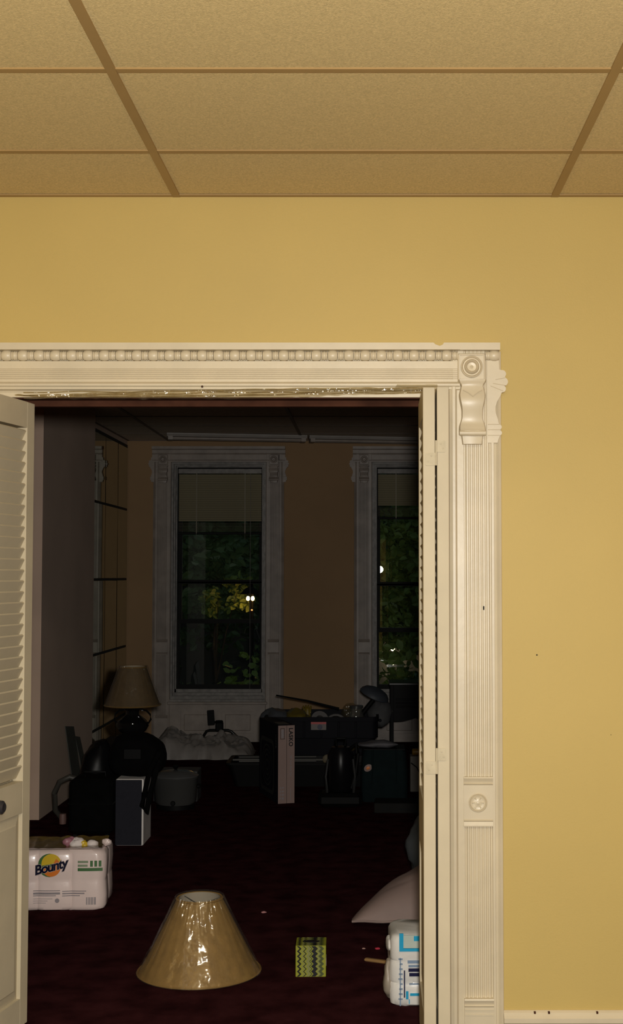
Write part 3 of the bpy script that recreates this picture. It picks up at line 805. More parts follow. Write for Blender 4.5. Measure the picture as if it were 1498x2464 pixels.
for (xa, xb, ya, yb_) in ((74, 138, 2143, 2145), (74, 138, 2148, 2153), (74, 128, 2155, 2157), (143, 200, 2145, 2147), (143, 196, 2150, 2153), (143, 185, 2156, 2158), (74, 120, 2163, 2164), (74, 108, 2168, 2169), (74, 104, 2173, 2174)):
    x0, z1 = fpos(xa, ya); x1, z0 = fpos(xb, yb_); flat('small_print', M_GPR, [(x0, x1, z0, z1)], back=.0005)
x0, z1 = fpos(200, 2161); x1, z0 = fpos(223, 2179)
flat('barcode', M_GPR, [(x0 + (x1-x0)*u, x0+(x1-x0)*(u+w), z0, z1) for u, w in ((0,.10),(.16,.05),(.26,.12),(.43,.05),(.53,.14),(.72,.06),(.83,.16))], back=.0006)
sx, sz = fpos(131, 2168); disc('seal', M_GPR, sx, sz, .010, 0, 360, .0005)
# torn yellow film and gathered ends on top
M_YFILM = mat('yellow_printed_film', (.22, .14, .02), .3, .25, 40, coat=.5)
q = MB(); n = 60
vs = []
for r_ in range(7):
    for i in range(n+1):
        x = -PW/2+.02 + (PW-.04)*i/n; y = FYB+.012 + r_*.042
        vs.append((x, y, PH + .002 + .012*abs(noise.noise(Vector((x*16, r_*1.1, 2)))) + (.006 if r_ in (0, 6) else .0)))
fs = [[k*(n+1)+i, k*(n+1)+i+1, (k+1)*(n+1)+i+1, (k+1)*(n+1)+i] for k in range(6) for i in range(n)]
q.add(vs, fs); q.build('top_film', M_YFILM, t, smooth=True)
def tuft(px, py, s, m, seed):
    c = at(px, py, PBY+.10) - Vector((PBX-PW/2, PBY+ny_*rr_, 0))
    blob('gathered_film', m, t, (c.x, c.y, max(PH+.006, c.z)), (s*1.3, s, s), .9, 26, seed, seg=26, rows=14, flat=False)
tuft(180, 2026, .021, M_WHITEP, 4); tuft(197, 2031, .017, M_YEL, 5); tuft(222, 2033, .015, M_WHITEP, 6); tuft(255, 2029, .016, M_PTOW, 7); tuft(164, 2028, .020, mat('pink_film', (.42, .18, .22), .4), 8)

# ------------------------------------------------------------------ tissue pack standing behind the right door
M_BLUE = mat('sky_blue_print', (.02, .35, .60), .3, .04)
M_TFILM = mat('tissue_film_white', (.74, .72, .68), .28, .03, 10, bump=.25, bscale=40, coat=.5)
q0 = onf(937, 2424); th_ = .245
t = thing('tissue_pack', 'white plastic wrapped tissue roll pack with blue print behind right door', 'toilet paper', (q0.x, q0.y, 0), R(1.5))
rings = []; PTW, PTD = .40, .23
for z, ins in ((0, .018), (.008, .004), (.03, 0), (.075, .002), (.082, .006), (.09, .002), (.15, 0), (.157, .004), (.165, .001), (.225, .003), (.238, .010), (.245, .024)):
    ring = []
    for k in range(120):
        a = k/120*4; s2 = int(a); u = a - s2
        x, y = [(u, 0), (1, u), (1-u, 1), (0, 1-u)][s2]
        x, y = x*PTW, y*PTD
        c = .035; cx, cy = min(max(x, c), PTW-c), min(max(y, c), PTD-c); dx, dy = x-cx, y-cy; l = math.hypot(dx, dy)
        if l > c: x, y = cx+dx*c/l, cy+dy*c/l
        vx, vy = x-PTW/2, y-PTD/2; l = math.hypot(vx, vy)
        nz = .004*noise.noise(Vector((x*14, y*14, z*20)))
        ring.append((PTW/2 + vx*(1-ins/l) + nz, PTD/2 + vy*(1-ins/l) + nz, z))
    rings.append(ring)
MB().rings(rings).build('wrapped_rolls', M_TFILM, t, smooth=True)
def tq(name, m, xa, xb, ya, yb_, dy=-.0045):
    a = at(xa, ya, q0.y) - Vector((q0.x, q0.y, 0)); c = at(xb, yb_, q0.y) - Vector((q0.x, q0.y, 0))
    MB().box(a.x, c.x, dy, dy+.004, c.z, a.z).build(name, m, t)
M_BPR0 = mat('pale_green_blue_print', (.50, .56, .50), .35)
tq('blue_frame', M_BLUE, 960, 970, 2246, 2289); tq('blue_frame', M_BLUE, 970, 1030, 2282, 2289); tq('pale_panel', M_BPR0, 970, 1030, 2250, 2281); tq('blue_patch', M_BLUE, 995, 1030, 2252, 2264, -.0050)
tq('blue_patch', M_BLUE, 976, 982, 2385, 2404); tq('blue_patch', M_BLUE, 983, 985, 2404, 2415)
M_BPR = mat('pale_blue_print', (.22, .30, .42), .4)
tq('print_column', M_BPR, 961, 964, 2305, 2420); tq('print_column', M_NAVY, 971, 974, 2335, 2400); tq('print_block', M_BPR, 980, 1030, 2311, 2318); tq('print_block', M_NAVY, 982, 1030, 2330, 2338); tq('print_block', M_NAVY, 984, 1030, 2341, 2349); tq('print_block', M_BPR, 982, 1030, 2322, 2327)
for k in range(9): tq('print_stroke', M_BPR, 958+((k*3) % 4), 968, 2306+12*k, 2309+12*k)
tq('print_wave', M_BLUE, 986, 1030, 2390, 2396); tq('print_wave', M_BPR, 984, 1030, 2366, 2369)
blob('gathered_film', M_TFILM, t, (.002, .08, .20), (.012, .04, .026), .5, 20, 11, seg=26, rows=14, flat=False)
blob('gathered_film', mat('shadowy_film', (.35, .30, .24), .3), t, (-.003, .06, .085), (.015, .03, .06), .5, 20, 12, seg=26, rows=14, flat=False)

# pillow-like sack behind it
M_SACK = mat('pale_pink_grey_sack', (.28, .20, .175), .7, .06, 6, bump=.3, bscale=12)
pl = onf(846, 2235)
t = thing('pillow', 'large pale pinkish pillow lying on the carpet behind the tissue pack', 'pillow', (0, 0, 0))
b = MB(); G = 40; top = []; 
PX0, PXW, PYD = pl.x, .80, .62
for sgn in (1, -1):
    for jx in range(G+1):
        for iy in range(G+1):
            u, v = jx/G, iy/G
            a, c2 = abs(2*u-1), abs(2*v-1)
            hgt = max(0, 1-a**1.8)*(max(0, 1-c2**2.6)**.55)
            x = PX0 + PXW*u + .03*(1-4*(v-.5)**2)*0; y = pl.y - .02 + PYD*v*(.08 + .92*min(1, u*1.8)**.75)
            crease = .010*noise.noise(Vector((x*9, y*9, 1))) + .008*abs(noise.noise(Vector((x*5+3, y*16, 4))))
            z = .035 + (.190*hgt + crease*hgt if sgn > 0 else -.034*hgt)
            # corners pull in
            x += .03*math.copysign(1, .5-u)*(c2**3)*0.0
            top.append((x, y, max(.001, z)))
n1 = (G+1)*(G+1)
fs = []
for s2 in (0, 1):
    for jx in range(G):
        for iy in range(G):
            i0 = s2*n1 + jx*(G+1)+iy; f = [i0, i0+1, i0+G+2, i0+G+1]; fs.append(f if s2 else f[::-1])
rim = [jx*(G+1) for jx in range(G+1)] + [G*(G+1)+iy for iy in range(1, G+1)] + [jx*(G+1)+G for jx in range(G-1, -1, -1)] + [iy for iy in range(G-1, 0, -1)]
for k in range(len(rim)):
    a, c = rim[k], rim[(k+1) % len(rim)]; fs.append([a, c, c+n1, a+n1])
b.add(top, fs); b.build('cover', M_SACK, t, smooth=True)
sm = MB().tube([(PX0 + PXW*k/30, pl.y-.022, .036+.002*math.sin(k)) for k in range(31)], .005, 6).build('seam', M_SACK, t, smooth=True)

t = thing('plastic_bag', 'grey plastic bag standing upright behind the pale pillow', 'bag', (0, 0, 0))
c = onf(1015, 2108); blob('bag_body', mat('grey_bag_film', (.09, .10, .105), .35), t, (c.x+.10, 6.36, .17), (.18, .14, .185), .25, 7, 21)
# scraps
p = onf(908, 2316); t = tag(MB()._bb(-.055, .055, -.010, .010, 0, .012, .004, Matrix.Rotation(R(-24), 4, 'Z')).build('wood_scrap', mat('yellow_wood', (.30, .17, .06), .6), loc=(p.x, p.y, 0)), 'short yellowish stick on the carpet left of the tissue pack', 'stick')
for (x, y, s2, col, lab) in ((635, 2197, .007, (.55, .25, .25), 'tiny pink paper scrap on the carpet behind the lampshade'), (907, 2284, .006, (.5, .03, .06), 'tiny red scrap on the carpet left of the tissue pack'), (875, 2284, .005, (.5, .3, .25), 'tiny pale crumb on the carpet below the pillow edge')):
    p = onf(x, y); o = blob('scrap', mat('scrap_colour', col, .7), None, (0, 0, s2*.92*.6), (s2*1.5, s2, s2*.6), .5, 90, x, seg=12, rows=8); o.location = (p.x, p.y, 0); tag(o, lab, 'scrap')

# ------------------------------------------------------------------ left group: end table, lamp, speaker, bags
t = thing('end_table', 'dark end table carrying the urn lamp by the grey pier', 'table', (-1.565, 8.28, 0))
MB()._bb(-.135, .135, -.22, .22, .43, .46, .006, None).build('tabletop', M_BLACK, t)
for sx in (-1, 1):
    for sy in (-1, 1): MB()._bb(sx*.11-.018, sx*.11+.018, sy*.20-.02, sy*.20+.02, 0, .43, .003, None).build('leg', M_BLACK, t)
MB().box(-.11, .11, -.20, .20, .12, .135).build('shelf', M_BLACK, t)
lp = at(319, 1700, 8.25)
t = thing('table_lamp', 'black urn table lamp with a beige wrapped shade on the end table', 'lamp', (lp.x, 8.25, .46))
MB().lathe([(.0005, 0), (.075, 0), (.078, .012), (.05, .022), (.045, .035), (.085, .065), (.102, .095), (.098, .120), (.060, .150), (.040, .165), (.040, .185), (.047, .196), (.068, .204), (.070, .210), (.030, .218), (.012, .225), (.010, .25), (.0005, .25)], 32).build('urn', M_BLKGL, t, smooth=True)
for s in (-1, 1):
    MB().tube([(s*.05, 0, .195), (s*.085, 0, .19), (s*.11, 0, .165), (s*.115, 0, .135), (s*.098, 0, .11)], .006, 8).build('handle', M_BLKGL, t, smooth=True)
lampshade(t, .172, .082, .243, .222, seg=96, wrap=True, pleat=.006, m=mat('beige_shade_fabric', (.13, .085, .035), .7, .08, 30))

p = at(277, 2034, 7.32)
t = thing('speaker_cabinet', 'small upright speaker cabinet with plain grey front and pale side', 'speaker', (p.x+.077, 7.32, 0))
MB()._bb(-.077, .077, .004, .25, 0, .366, .004, None).build('body', mat('pale_grey_side', (.85, .80, .76), .5), t)
MB()._bb(-.077, .068, -.006, .004, .004, .362, .002, None).build('front_grille', mat('grey_speaker_cloth', (.026, .026, .034), .9, .05, 60, spec=0.1), t)
t = thing('duffel_bag', 'black duffel bag slumped on top of the speaker cabinet, strap hanging down', 'bag', (p.x+.09, 7.47, .374))
blob('body', M_BLKCL, t, (0, 0, .108), (.155, .135, .125), .16, 7, 31, power=2.6)
MB().tube([(.13, -.02, .17), (.14, -.13, .13), (.10, -.185, .03), (.075, -.175, -.08), (.06, -.168, -.15), (.085, -.168, -.19), (.10, -.170, -.10), (.13, -.16, .02), (.14, -.12, .09)], .016, 8).build('strap', M_BLKCL, t, smooth=True)
MB()._bb(-.05, .05, -.150, -.137, .10, .16, .004, None).build('pocket', M_BLACK, t)
p = onf(163, 2022)
t = thing('suitcase', 'black upright suitcase left of the grey speaker cabinet', 'suitcase', (p.x+.125, p.y+.12, 0))
MB()._bb(-.125, .125, -.12, .12, .03, .34, .02, None).build('shell', M_BLKCL, t)
for s in (-1, 1): MB().lathe([(.012, -.012), (.018, -.010), (.018, .010), (.012, .012)], 14, 'x', (s*.09, -.08, .018)).build('wheel', M_BLACK, t, smooth=True)
MB().tube([(-.06, 0, .34), (-.06, 0, .365), (.06, 0, .365), (.06, 0, .34)], .008, 8).build('handle', M_BLACK, t, smooth=True)
MB().box(-.126, .126, -.121, .121, .20, .206).build('zip', M_BLKGL, t)
t = thing('black_sack', 'black plastic sack slumped between suitcase and end table', 'bag', (-1.63, 7.90, 0))
blob('body', mat('black_film', (.004, .004, .0045), .4, spec=0.2), t, (0, 0, .235), (.115, .11, .25), .25, 7, 33)
t = thing('folded_board', 'two grey folded boards leaning against the grey pier', 'board', (PX, 8.72, 0))
for y0, w_, h_, lean in ((-.02, .25, .50, .020), (.27, .15, .40, .035)):
    b = MB(); b.rings([[(lean+.06, y0, .0), (lean+.064, y0, 0), (lean+.064, y0+w_, 0), (lean+.06, y0+w_, 0)], [(.008, y0, h_), (.012, y0, h_), (.012, y0+w_, h_*.94), (.008, y0+w_, h_*.94)]])
    b.build('board_panel', mat('grey_board', (.07, .073, .062), .7), t)
p = onf(148, 1985)
t = thing('hose_loop', 'grey ribbed hose looped up against the grey pier beside the suitcase', 'hose', (p.x, p.y, 0))
MB().tube([(-.02, .10, .02), (-.05, .05, .08), (-.045, 0, .19), (-.01, -.02, .26), (.05, -.02, .29), (.10, 0, .27)], .017, 10).build('hose', mat('grey_hose', (.06, .055, .045), .5), t, smooth=True)
MB().lathe([(.02, -.03), (.022, 0), (.02, .03)], 12, 'z', (-.0, .03, .031)).build('cuff', mat('pink_grey_plastic', (.22, .12, .10), .5), t, smooth=True)

# slow cooker
p = onf(415, 1953)
t = thing('slow_cooker', 'steel slow cooker with a lid standing on the carpet below the white heap', 'slow cooker', (p.x, p.y+.12, 0))
MB().lathe([(.0005, .0), (.105, .0), (.110, .008), (.110, .03), (.128, .05), (.135, .19), (.140, .20), (.138, .21), (.0005, .21)], 36, M=Matrix.Diagonal((1.05, .85, 1, 1))).build('body', M_STEEL, t, smooth=True)
MB().lathe([(.110, .0), (.116, .002), (.116, .028), (.110, .03)], 36, M=Matrix.Diagonal((1.05, .85, 1, 1))).build('base_band', M_BLACK, t, smooth=True)
MB().lathe([(.140, .205), (.142, .212), (.10, .235), (.04, .246), (.0005, .248)], 36, M=Matrix.Diagonal((1.05, .85, 1, 1))).build('lid', mat('smoky_lid', (.10, .10, .10), .12), t, smooth=True)
MB().lathe([(.008, .246), (.012, .255), (.020, .268), (.016, .274), (.0005, .276)], 16).build('lid_knob', M_BLACK, t, smooth=True)
for s in (-1, 1): MB()._bb(s*.150-.014, s*.150+.014, -.035, .035, .135, .155, .006, None).build('handle', M_BLACK, t)
MB().lathe([(.012, -.010), (.016, -.004), (.015, 0)], 14, 'y', (0, -.108, .05)).build('dial', M_BLACK, t)
c = at(392, 1862, p.y+.44)
t = tag(MB()._bb(-.13, .16, -.10, .10, 0, .20, .004, None).build('carton', mat('grey_card', (.07, .07, .068), .6), loc=(c.x+.08, p.y+.46, 0)), 'low grey carton behind the steel slow cooker', 'box')

# white crumpled sheet heap below the left window
M_SHEET = mat('white_drop_cloth', (.26, .235, .215), .55, .06, 8, bump=.5, bscale=25)
a, c = onf(352, 1831), onf(602, 1828)
t = thing('drop_cloth', 'crumpled white plastic sheet heaped on the floor below the left window', 'sheet', ((a.x+c.x)/2, 10.95, 0))
b = MB(); G1, G2 = 80, 34; vs = []
wd, dp = c.x-a.x, .55
for j in range(G2+1):
    for i in range(G1+1):
        u, v = i/G1, j/G2
        env = (max(0, 1-abs(2*u-1)**3)**.6)*(max(0, 1-abs(2*v-1)**3)**.6)
        prof = .20 - .05*u + .05*math.sin(7*u+.8) + .03*math.sin(13*u)
        x, y = wd*(u-.5), dp*(v-.5)
        q = Vector((x*6, y*6, 2))
        z = env*(prof + .06*noise.noise(q) + .045*abs(noise.noise(q*2.3)) + .02*noise.noise(q*5))
        vs.append((x + .02*noise.noise(q*2), y + .03*noise.noise(q*2 + Vector((5, 5, 5))), max(.002, z)))
fs = [[j*(G1+1)+i, j*(G1+1)+i+1, (j+1)*(G1+1)+i+1, (j+1)*(G1+1)+i] for j in range(G2) for i in range(G1)]
b.add(vs, fs); b.build('sheet', M_SHEET, t, smooth=True)

# black folding stand with a flat plate
Ys = 11.40
def sp(x, y): return at(x, y, Ys)
t = thing('folding_stand', 'black tubular stand with clamp knob and flat plate under the left window', 'stand', (0, 0, 0))
pts = [sp(478, 1789), sp(497, 1759), sp(505, 1757), sp(548, 1757), sp(556, 1760), sp(592, 1792)]
L0, L1 = pts[0].copy(), pts[-1].copy()
dirL = (pts[0]-pts[1]).normalized(); dirR = (pts[-1]-pts[-2]).normalized()
fl_ = pts[0] + dirL*(pts[0].z-.01)/max(.1, -dirL.z); fr_ = pts[-1] + dirR*(pts[-1].z-.01)/max(.1, -dirR.z)
MB().tube([fl_] + pts + [fr_], .012, 10).build('tube_frame', mat('black_tube', (.02, .02, .02), .25, metal=.6), t, smooth=True)
MB().tube([sp(534, 1757), sp(540, 1775), sp(542, 1790) + Vector((0, -.10, -.20))], .009, 8).build('rear_leg', M_BLACK, t, smooth=True)
k = sp(527, 1750); MB()._bb(k.x-.030, k.x+.035, k.y-.03, k.y+.03, k.z-.035, k.z+.045, .008, None).build('clamp', M_BLACK, t)
k = sp(527, 1737); MB().lathe([(.010, -.03), (.010, 0), (.032, .004), (.036, .012), (.030, .022), (.0005, .026)], 16, 'z', (k.x, k.y, k.z-.01)).build('knob', M_BLACK, t, smooth=True)
k = sp(508, 1726); MB()._bb(-.030, .030, -.006, .006, -.064, .064, .003, Matrix.Translation((k.x, k.y-.02, k.z)) @ Matrix.Rotation(R(-4), 4, 'Y')).build('plate', M_BLACK, t)
MB().tube([sp(512, 1735), sp(527, 1742)], .007, 8).build('arm', M_BLACK, t, smooth=True)

# ------------------------------------------------------------------ box-fan carton
pa, pc = onf(668, 1935), onf(618, 1905)
thb = math.atan2(pa.x-pc.x, pc.y-pa.y)
Wd, Dp, Hb = .113, .505, .512
t = thing('fan_carton', 'tall narrow fan carton with white printed end and dark picture side', 'box', (pa.x, pa.y, 0), thb*.94)
MB()._bb(0, Wd, .0, Dp, 0, Hb, .0015, None).build('carton', mat('dark_carton_print', (.010, .010, .015), .7, spec=0.12), t)
ML, MRi = mat('white_carton_end', (.30, .205, .18), .65, .03), None
MB().box(.001, Wd*.515, -.0012, .001, .002, Hb-.002).build('end_flap', ML, t); MB().box(Wd*.535, Wd-.001, -.0010, .001, .002, Hb-.002).build('end_flap', ML, t)
Mdn = lambda x, z: Matrix.Translation((x, -.0015, z)) @ RX @ Matrix.Rotation(-PI/2, 4, 'Z')
text_mesh('brand_text', 'LASKO', .038, M_INK, t, Mdn(Wd*.76, Hb*.845), bold=.0012, space=1.05)
text_mesh('model_text', '20" Inch Box Fan', .020, M_GPR, t, Mdn(Wd*.77, Hb*.48), bold=.0003)
fr = MB(); x0, x1, z0, z1 = .016, .044, Hb-.092, Hb-.020
for a_ in ((x0, x1, z0, z0+.003), (x0, x1, z1-.003, z1), (x0, x0+.003, z0, z1), (x1-.003, x1, z0, z1)): fr.box(a_[0], a_[1], -.0020, -.001, a_[2], a_[3])
fr.build('icon_frame', M_INK, t); MB().box(x0+.006, x1-.006, -.0018, -.001, z0+.008, z1-.008).build('icon', M_GPR, t)
for k in range(4): MB().box(.014, .020, -.0018, -.001, .030+.022*k, .044+.022*k).build('small_print', M_GPR, t)
for k in range(4): MB().box(.026, .040, -.0018, -.001, .028+.024*k, .042+.022*k).build('code_print', M_GPR, t)
MB().box(Wd*.74, Wd*.77, -.0018, -.001, .02, .10).build('small_print', M_GPR, t)
# fan picture on the dark side: rounded grille frame and radial guard
g = MB(); M_PIC = mat('fan_picture_grey', (.025, .027, .025), .6)
def rrect(y0, y1, z0, z1, r, n=6):
    P = []
    for cy, cz, t0 in ((y1-r, z1-r, 0), (y0+r, z1-r, 90), (y0+r, z0+r, 180), (y1-r, z0+r, 270)):
        for k in range(n+1): tt = R(t0+90*k/n); P.append((cy+r*math.cos(tt), cz+r*math.sin(tt)))
    return P
o_, i_ = rrect(.10, .47, .04, .40, .05), rrect(.125, .445, .065, .375, .045)
n = len(o_); vs = [(-.0008, y, z) for y, z in o_+i_]; g.add(vs, [[k, (k+1) % n, n+(k+1) % n, n+k] for k in range(n)])
for k in range(4):
    r0 = .03+.033*k
    ring = [(-.0007, .285+r0*math.cos(2*PI*j/28), .22+r0*math.sin(2*PI*j/28)) for j in range(28)] + [(-.0007, .285+(r0+.010)*math.cos(2*PI*j/28), .22+(r0+.010)*math.sin(2*PI*j/28)) for j in range(28)]
    g.add(ring, [[j, (j+1) % 28, 28+(j+1) % 28, 28+j] for j in range(28)])
g.build('fan_picture', M_PIC, t)
text_mesh('side_text', 'LASKO', .030, M_PIC, t, Matrix.Translation((-.0010, .055, .40)) @ Matrix.Rotation(-PI/2, 4, 'Z') @ RX @ Matrix.Rotation(-PI/2, 4, 'Z'), bold=.0008)
MB().box(.02, Wd-.02, .06, .20, Hb, Hb+.0008).build('top_flap_tape', mat('grey_tape', (.06, .06, .05), .5), t)

# ------------------------------------------------------------------ big tote and what lies in it
TY = 9.95
a, c = at(634, 1726, TY), at(911, 1730, TY)
TH_ = a.z
t = thing('storage_tote', 'large dark blue plastic tote heaped with household things below the tan wall', 'tote', ((a.x+c.x)/2, TY+.30, 0))
hw, hd = (c.x-a.x)/2, .30
M_TOTE = mat('dark_navy_plastic', (0.0055, 0.0055, 0.009), .6, .05, 5, spec=0.12)
def rr2(w2, d2, r=.05): return rrect(-w2, w2, -d2, d2, r, 5)
b = MB()
prof = [(hw*.90, hd*.88, 0), (hw*.94, hd*.93, TH_*.62), (hw*.985, hd*.975, TH_*.63), (hw*.985, hd*.975, TH_-.035), (hw, hd, TH_-.033), (hw, hd, TH_), (hw-.02, hd-.02, TH_), (hw*.93, hd*.92, TH_*.6), (hw*.86, hd*.84, .02)]
b.rings([[(x, y, z) for x, y in rr2(w2, d2)] for w2, d2, z in prof]); b.build('tub', M_TOTE, t, smooth=True)
for k in range(-2, 3):
    MB()._bb(hw*.30*k-.008, hw*.30*k+.008, -hd*.975-.006, -hd*.90, TH_*.64, TH_-.035, .003, None).build('rib', M_TOTE, t)
q = at(766, 1747, TY-.003) - Vector(((a.x+c.x)/2, TY+.30, 0))
lbl = MB()._bb(q.x-.058, q.x+.058, -hd*.975-.009, -hd*.975-.002, q.z-.030, q.z+.030, .001, None).build('paper_label', mat('label_paper', (.22, .19, .18), .6), t)
MB().box(q.x-.058, q.x+.058, -hd*.975-.0100, -hd*.975-.0088, q.z+.014, q.z+.030).build('label_band', M_RED, lbl)
MB().lathe([(.020, -hd*.975-.0088), (.020, -hd*.975-.0102), (.0005, -hd*.975-.0102)], 18, 'y', (q.x+.01, 0, q.z-.008)).build('label_picture', M_NAVY, lbl)
for s in (-1, 1): MB()._bb(s*(hw+.01)-.012, s*(hw+.01)+.012, -.08, .08, TH_-.06, TH_-.036, .006, None).build('handle', M_TOTE, t)
fillz = TH_-.11
tf = MB()._bb(-hw*.90, hw*.90, -hd*.88, hd*.88, fillz-.04, fillz, .01, None).build('inner_tray', M_TOTE, t)
TC = Vector(((a.x+c.x)/2, TY+.30, 0)); fz = fillz
def in_tote(px, dy=0.0, z=None):
    v = at(px, 1710, TY+.30+dy); return (v.x, v.y, (fz+.0) if z is None else z)
def tt(name, label, cat, px, dy): 
    return thing(name, label, cat, in_tote(px, dy))
t = tt('grey_bundle', 'bluish grey plastic bundle at the left end of the big tote', 'bundle', 661, -.05); blob('body', mat('blue_grey_film', (.08, .085, .095), .35), t, (0, 0, .075), (.105, .14, .082), .3, 12, 41)
t = tt('yellow_bag', 'crumpled yellow bag lying in the big tote', 'bag', 715, -.08); blob('body', mat('mustard_film', (.16, .12, .015), .4), t, (0, 0, .07), (.10, .12, .076), .35, 12, 42)
t = tt('yellow_glove', 'yellow folded rubber glove standing up beside the yellow bag', 'glove', 738, .10); blob('palm', mat('glove_yellow', (.20, .14, .012), .5), t, (0, 0, .07), (.030, .02, .076), .2, 18, 43)
for k in range(4): MB().tube([(-.024+.016*k, 0, .10), (-.026+.018*k, 0, .135), (-.028+.020*k, -.012, .165-.006*abs(k-1.5))], [.009, .0085, .006], 8).build('finger', mat('glove_yellow', (.20, .14, .012), .5), t, smooth=True)
# tape roll, tilted towards us
t = tt('tape_roll', 'white roll with a dark hollow core lying in the big tote', 'tape roll', 768, -.10)
Mr = Matrix.Translation((0, 0, .066)) @ Matrix.Rotation(R(25), 4, 'Y') @ Matrix.Rotation(R(60), 4, 'X')
b = MB(); pr = [(.030, -.025), (.066, -.025), (.068, -.02), (.068, .02), (.066, .025), (.030, .025), (.030, -.025)]
b.lathe(pr, 32, cap=False, M=Mr); b.build('roll', mat('white_tape', (.18, .17, .165), .4), t, smooth=True)
MB().lathe([(.0295, -.024), (.031, -.0255), (.031, .0255), (.0295, .024)], 28, cap=False, M=Mr).build('core', mat('brown_core', (.06, .04, .03), .8), t, smooth=True)
t = tt('white_coil', 'white cable coil sticking out of the big tote beside the tape roll', 'cable', 808, -.14)
MB().tube([(.06*math.cos(k*.45)*1.1, .02*math.sin(k*.31), .066+.045*math.sin(k*.45)) for k in range(30)], .0075, 8).build('coil', mat('white_cord', (.18, .17, .165), .4), t, smooth=True)
# long dark stick across the tote
p0, p1 = at(664, 1673, TY+.45), at(815, 1700, TY+.40)
t = tag(MB().tube([p0, p0*.5+p1*.5, p1 + Vector((0, 0, -.02))], [.006, .008, .012], 8).build('stick', M_BLACK, smooth=True), 'thin dark stick sloping across the top of the big tote', 'stick')
t = tt('clear_jar', 'clear glass jar with bright glints at the right of the big tote', 'jar', 857, -.10)
M_JAR = film('clear_glass', (.9, .92, .9), .14, .03, .3, 20, .05)
MB().lathe([(.050, 0), (.058, .01), (.060, .10), (.048, .13), (.046, .165), (.049, .168), (.044, .166), (.042, .13), (.054, .10), (.052, .012), (.0005, .010)], 28).build('body', M_JAR, t, smooth=True)
MB().lathe([(.050, .160), (.052, .162), (.052, .178), (.046, .182), (.0005, .182)], 24).build('lid', M_STEEL, t, smooth=True)
t = tt('clear_bag', 'clear crinkled plastic bag bunched next to the glass jar', 'bag', 846, .10); blob('film', M_FILM, t, (0, 0, .085), (.07, .08, .09), .5, 14, 44)
# desk lamp head leaning out of the tote
t = thing('desk_lamp', 'grey domed desk lamp with a black arm leaning out of the big tote', 'lamp', (0, 0, 0))
Yl = TY+.20
pA, pB = at(872, 1716, Yl), at(898, 1684, Yl)
MB().tube([Vector((pA.x-.03, Yl, fz+.012)), pA, pB], .020, 10).build('arm', M_BLACK, t, smooth=True)
hd_ = at(902, 1668, Yl)
Mh = Matrix.Translation(hd_) @ Matrix.Rotation(R(24), 4, 'Y') @ Matrix.Rotation(R(14), 4, 'X') @ Matrix.Diagonal((1.15, .9, .62, 1))
MB().lathe([(.100, -.035), (.104, -.03), (.098, .0), (.080, .035), (.05, .058), (.0005, .066)], 30, M=Mh).build('head', mat('blue_grey_enamel', (.05, .057, .07), .5, spec=0.25), t, smooth=True)
MB().lathe([(.0005, -.036), (.094, -.036), (.094, -.02)], 30, M=Mh, cap=False).build('reflector', M_BLACK, t, smooth=True)
MB()._bb(-.03, .03, -.03, .03, 0, .012, .003, Matrix.Translation((pA.x-.03, Yl, fz))).build('base', M_BLACK, t)
t = tt('grey_cloth', 'grey cloth drooping over the right rim of the big tote below the lamp', 'cloth', 905, .04); blob('fold', mat('grey_fabric', (.07, .07, .072), .8), t, (0.02, -.02, .105), (.085, .10, .112), .3, 10, 45)

# low black bin with rods on top
t = thing('low_bin', 'low black plastic bin in front of the big tote carrying loose rods', 'bin', (-.52, 9.52, 0))
b = MB(); b.rings([[(x, y, z) for x, y in rrect(-w2, w2, -d2, d2, .03, 4)] for w2, d2, z in ((.46, .17, 0), (.50, .19, .155), (.52, .21, .157), (.52, .21, .170), (.49, .18, .170), (.45, .16, .01))]); b.build('tub', M_BLACK, t)
pA, pB = at(560, 1806, 9.42), at(838, 1812, 9.42)
M_ROD = mat('pale_rod_paint', (.11, .105, .095), .45)
t = thing('white_rod', 'long pale rod with an oval pad lying across the low black bin', 'rod', (0, 0, 0))
MB().tube([(pA.x, 9.42, .178), ((pA.x+pB.x)/2, 9.42, .178), (pB.x, 9.42, .178)], .0075, 8).build('shaft', M_ROD, t, smooth=True)
q = at(787, 1812, 9.42); MB().lathe([(.0005, -.012), (.026, -.010), (.033, -.004), (.033, .004), (.026, .010), (.0005, .012)], 24, 'y', (q.x, 9.40, .186), M=None).build('oval_pad', mat('tan_pad', (.16, .13, .08), .6), t, smooth=True)
pA, pB = at(795, 1830, 9.36), at(876, 1784, 9.60)
t = tag(MB().tube([(pA.x, 9.36, .180), (pB.x, 9.60, .270)], [.010, .010], 8).build('wooden_stick', mat('brown_wood', (.07, .05, .02), .6), smooth=True), 'wooden stick propped up beside the oval pad of the rod', 'stick')
for yy, dz, lab in ((9.34, .178, 'thin pale rod lying lowest on the low black bin'), (9.56, .178, 'thin pale rod lying at the back of the low black bin')):
    pA, pB = at(575, 1822, yy), at(760, 1818, yy)
    tag(MB().tube([(pA.x, yy, dz), (pB.x, yy+.02, dz)], .005, 8).build('thin_rod', M_ROD, smooth=True), lab, 'rod')

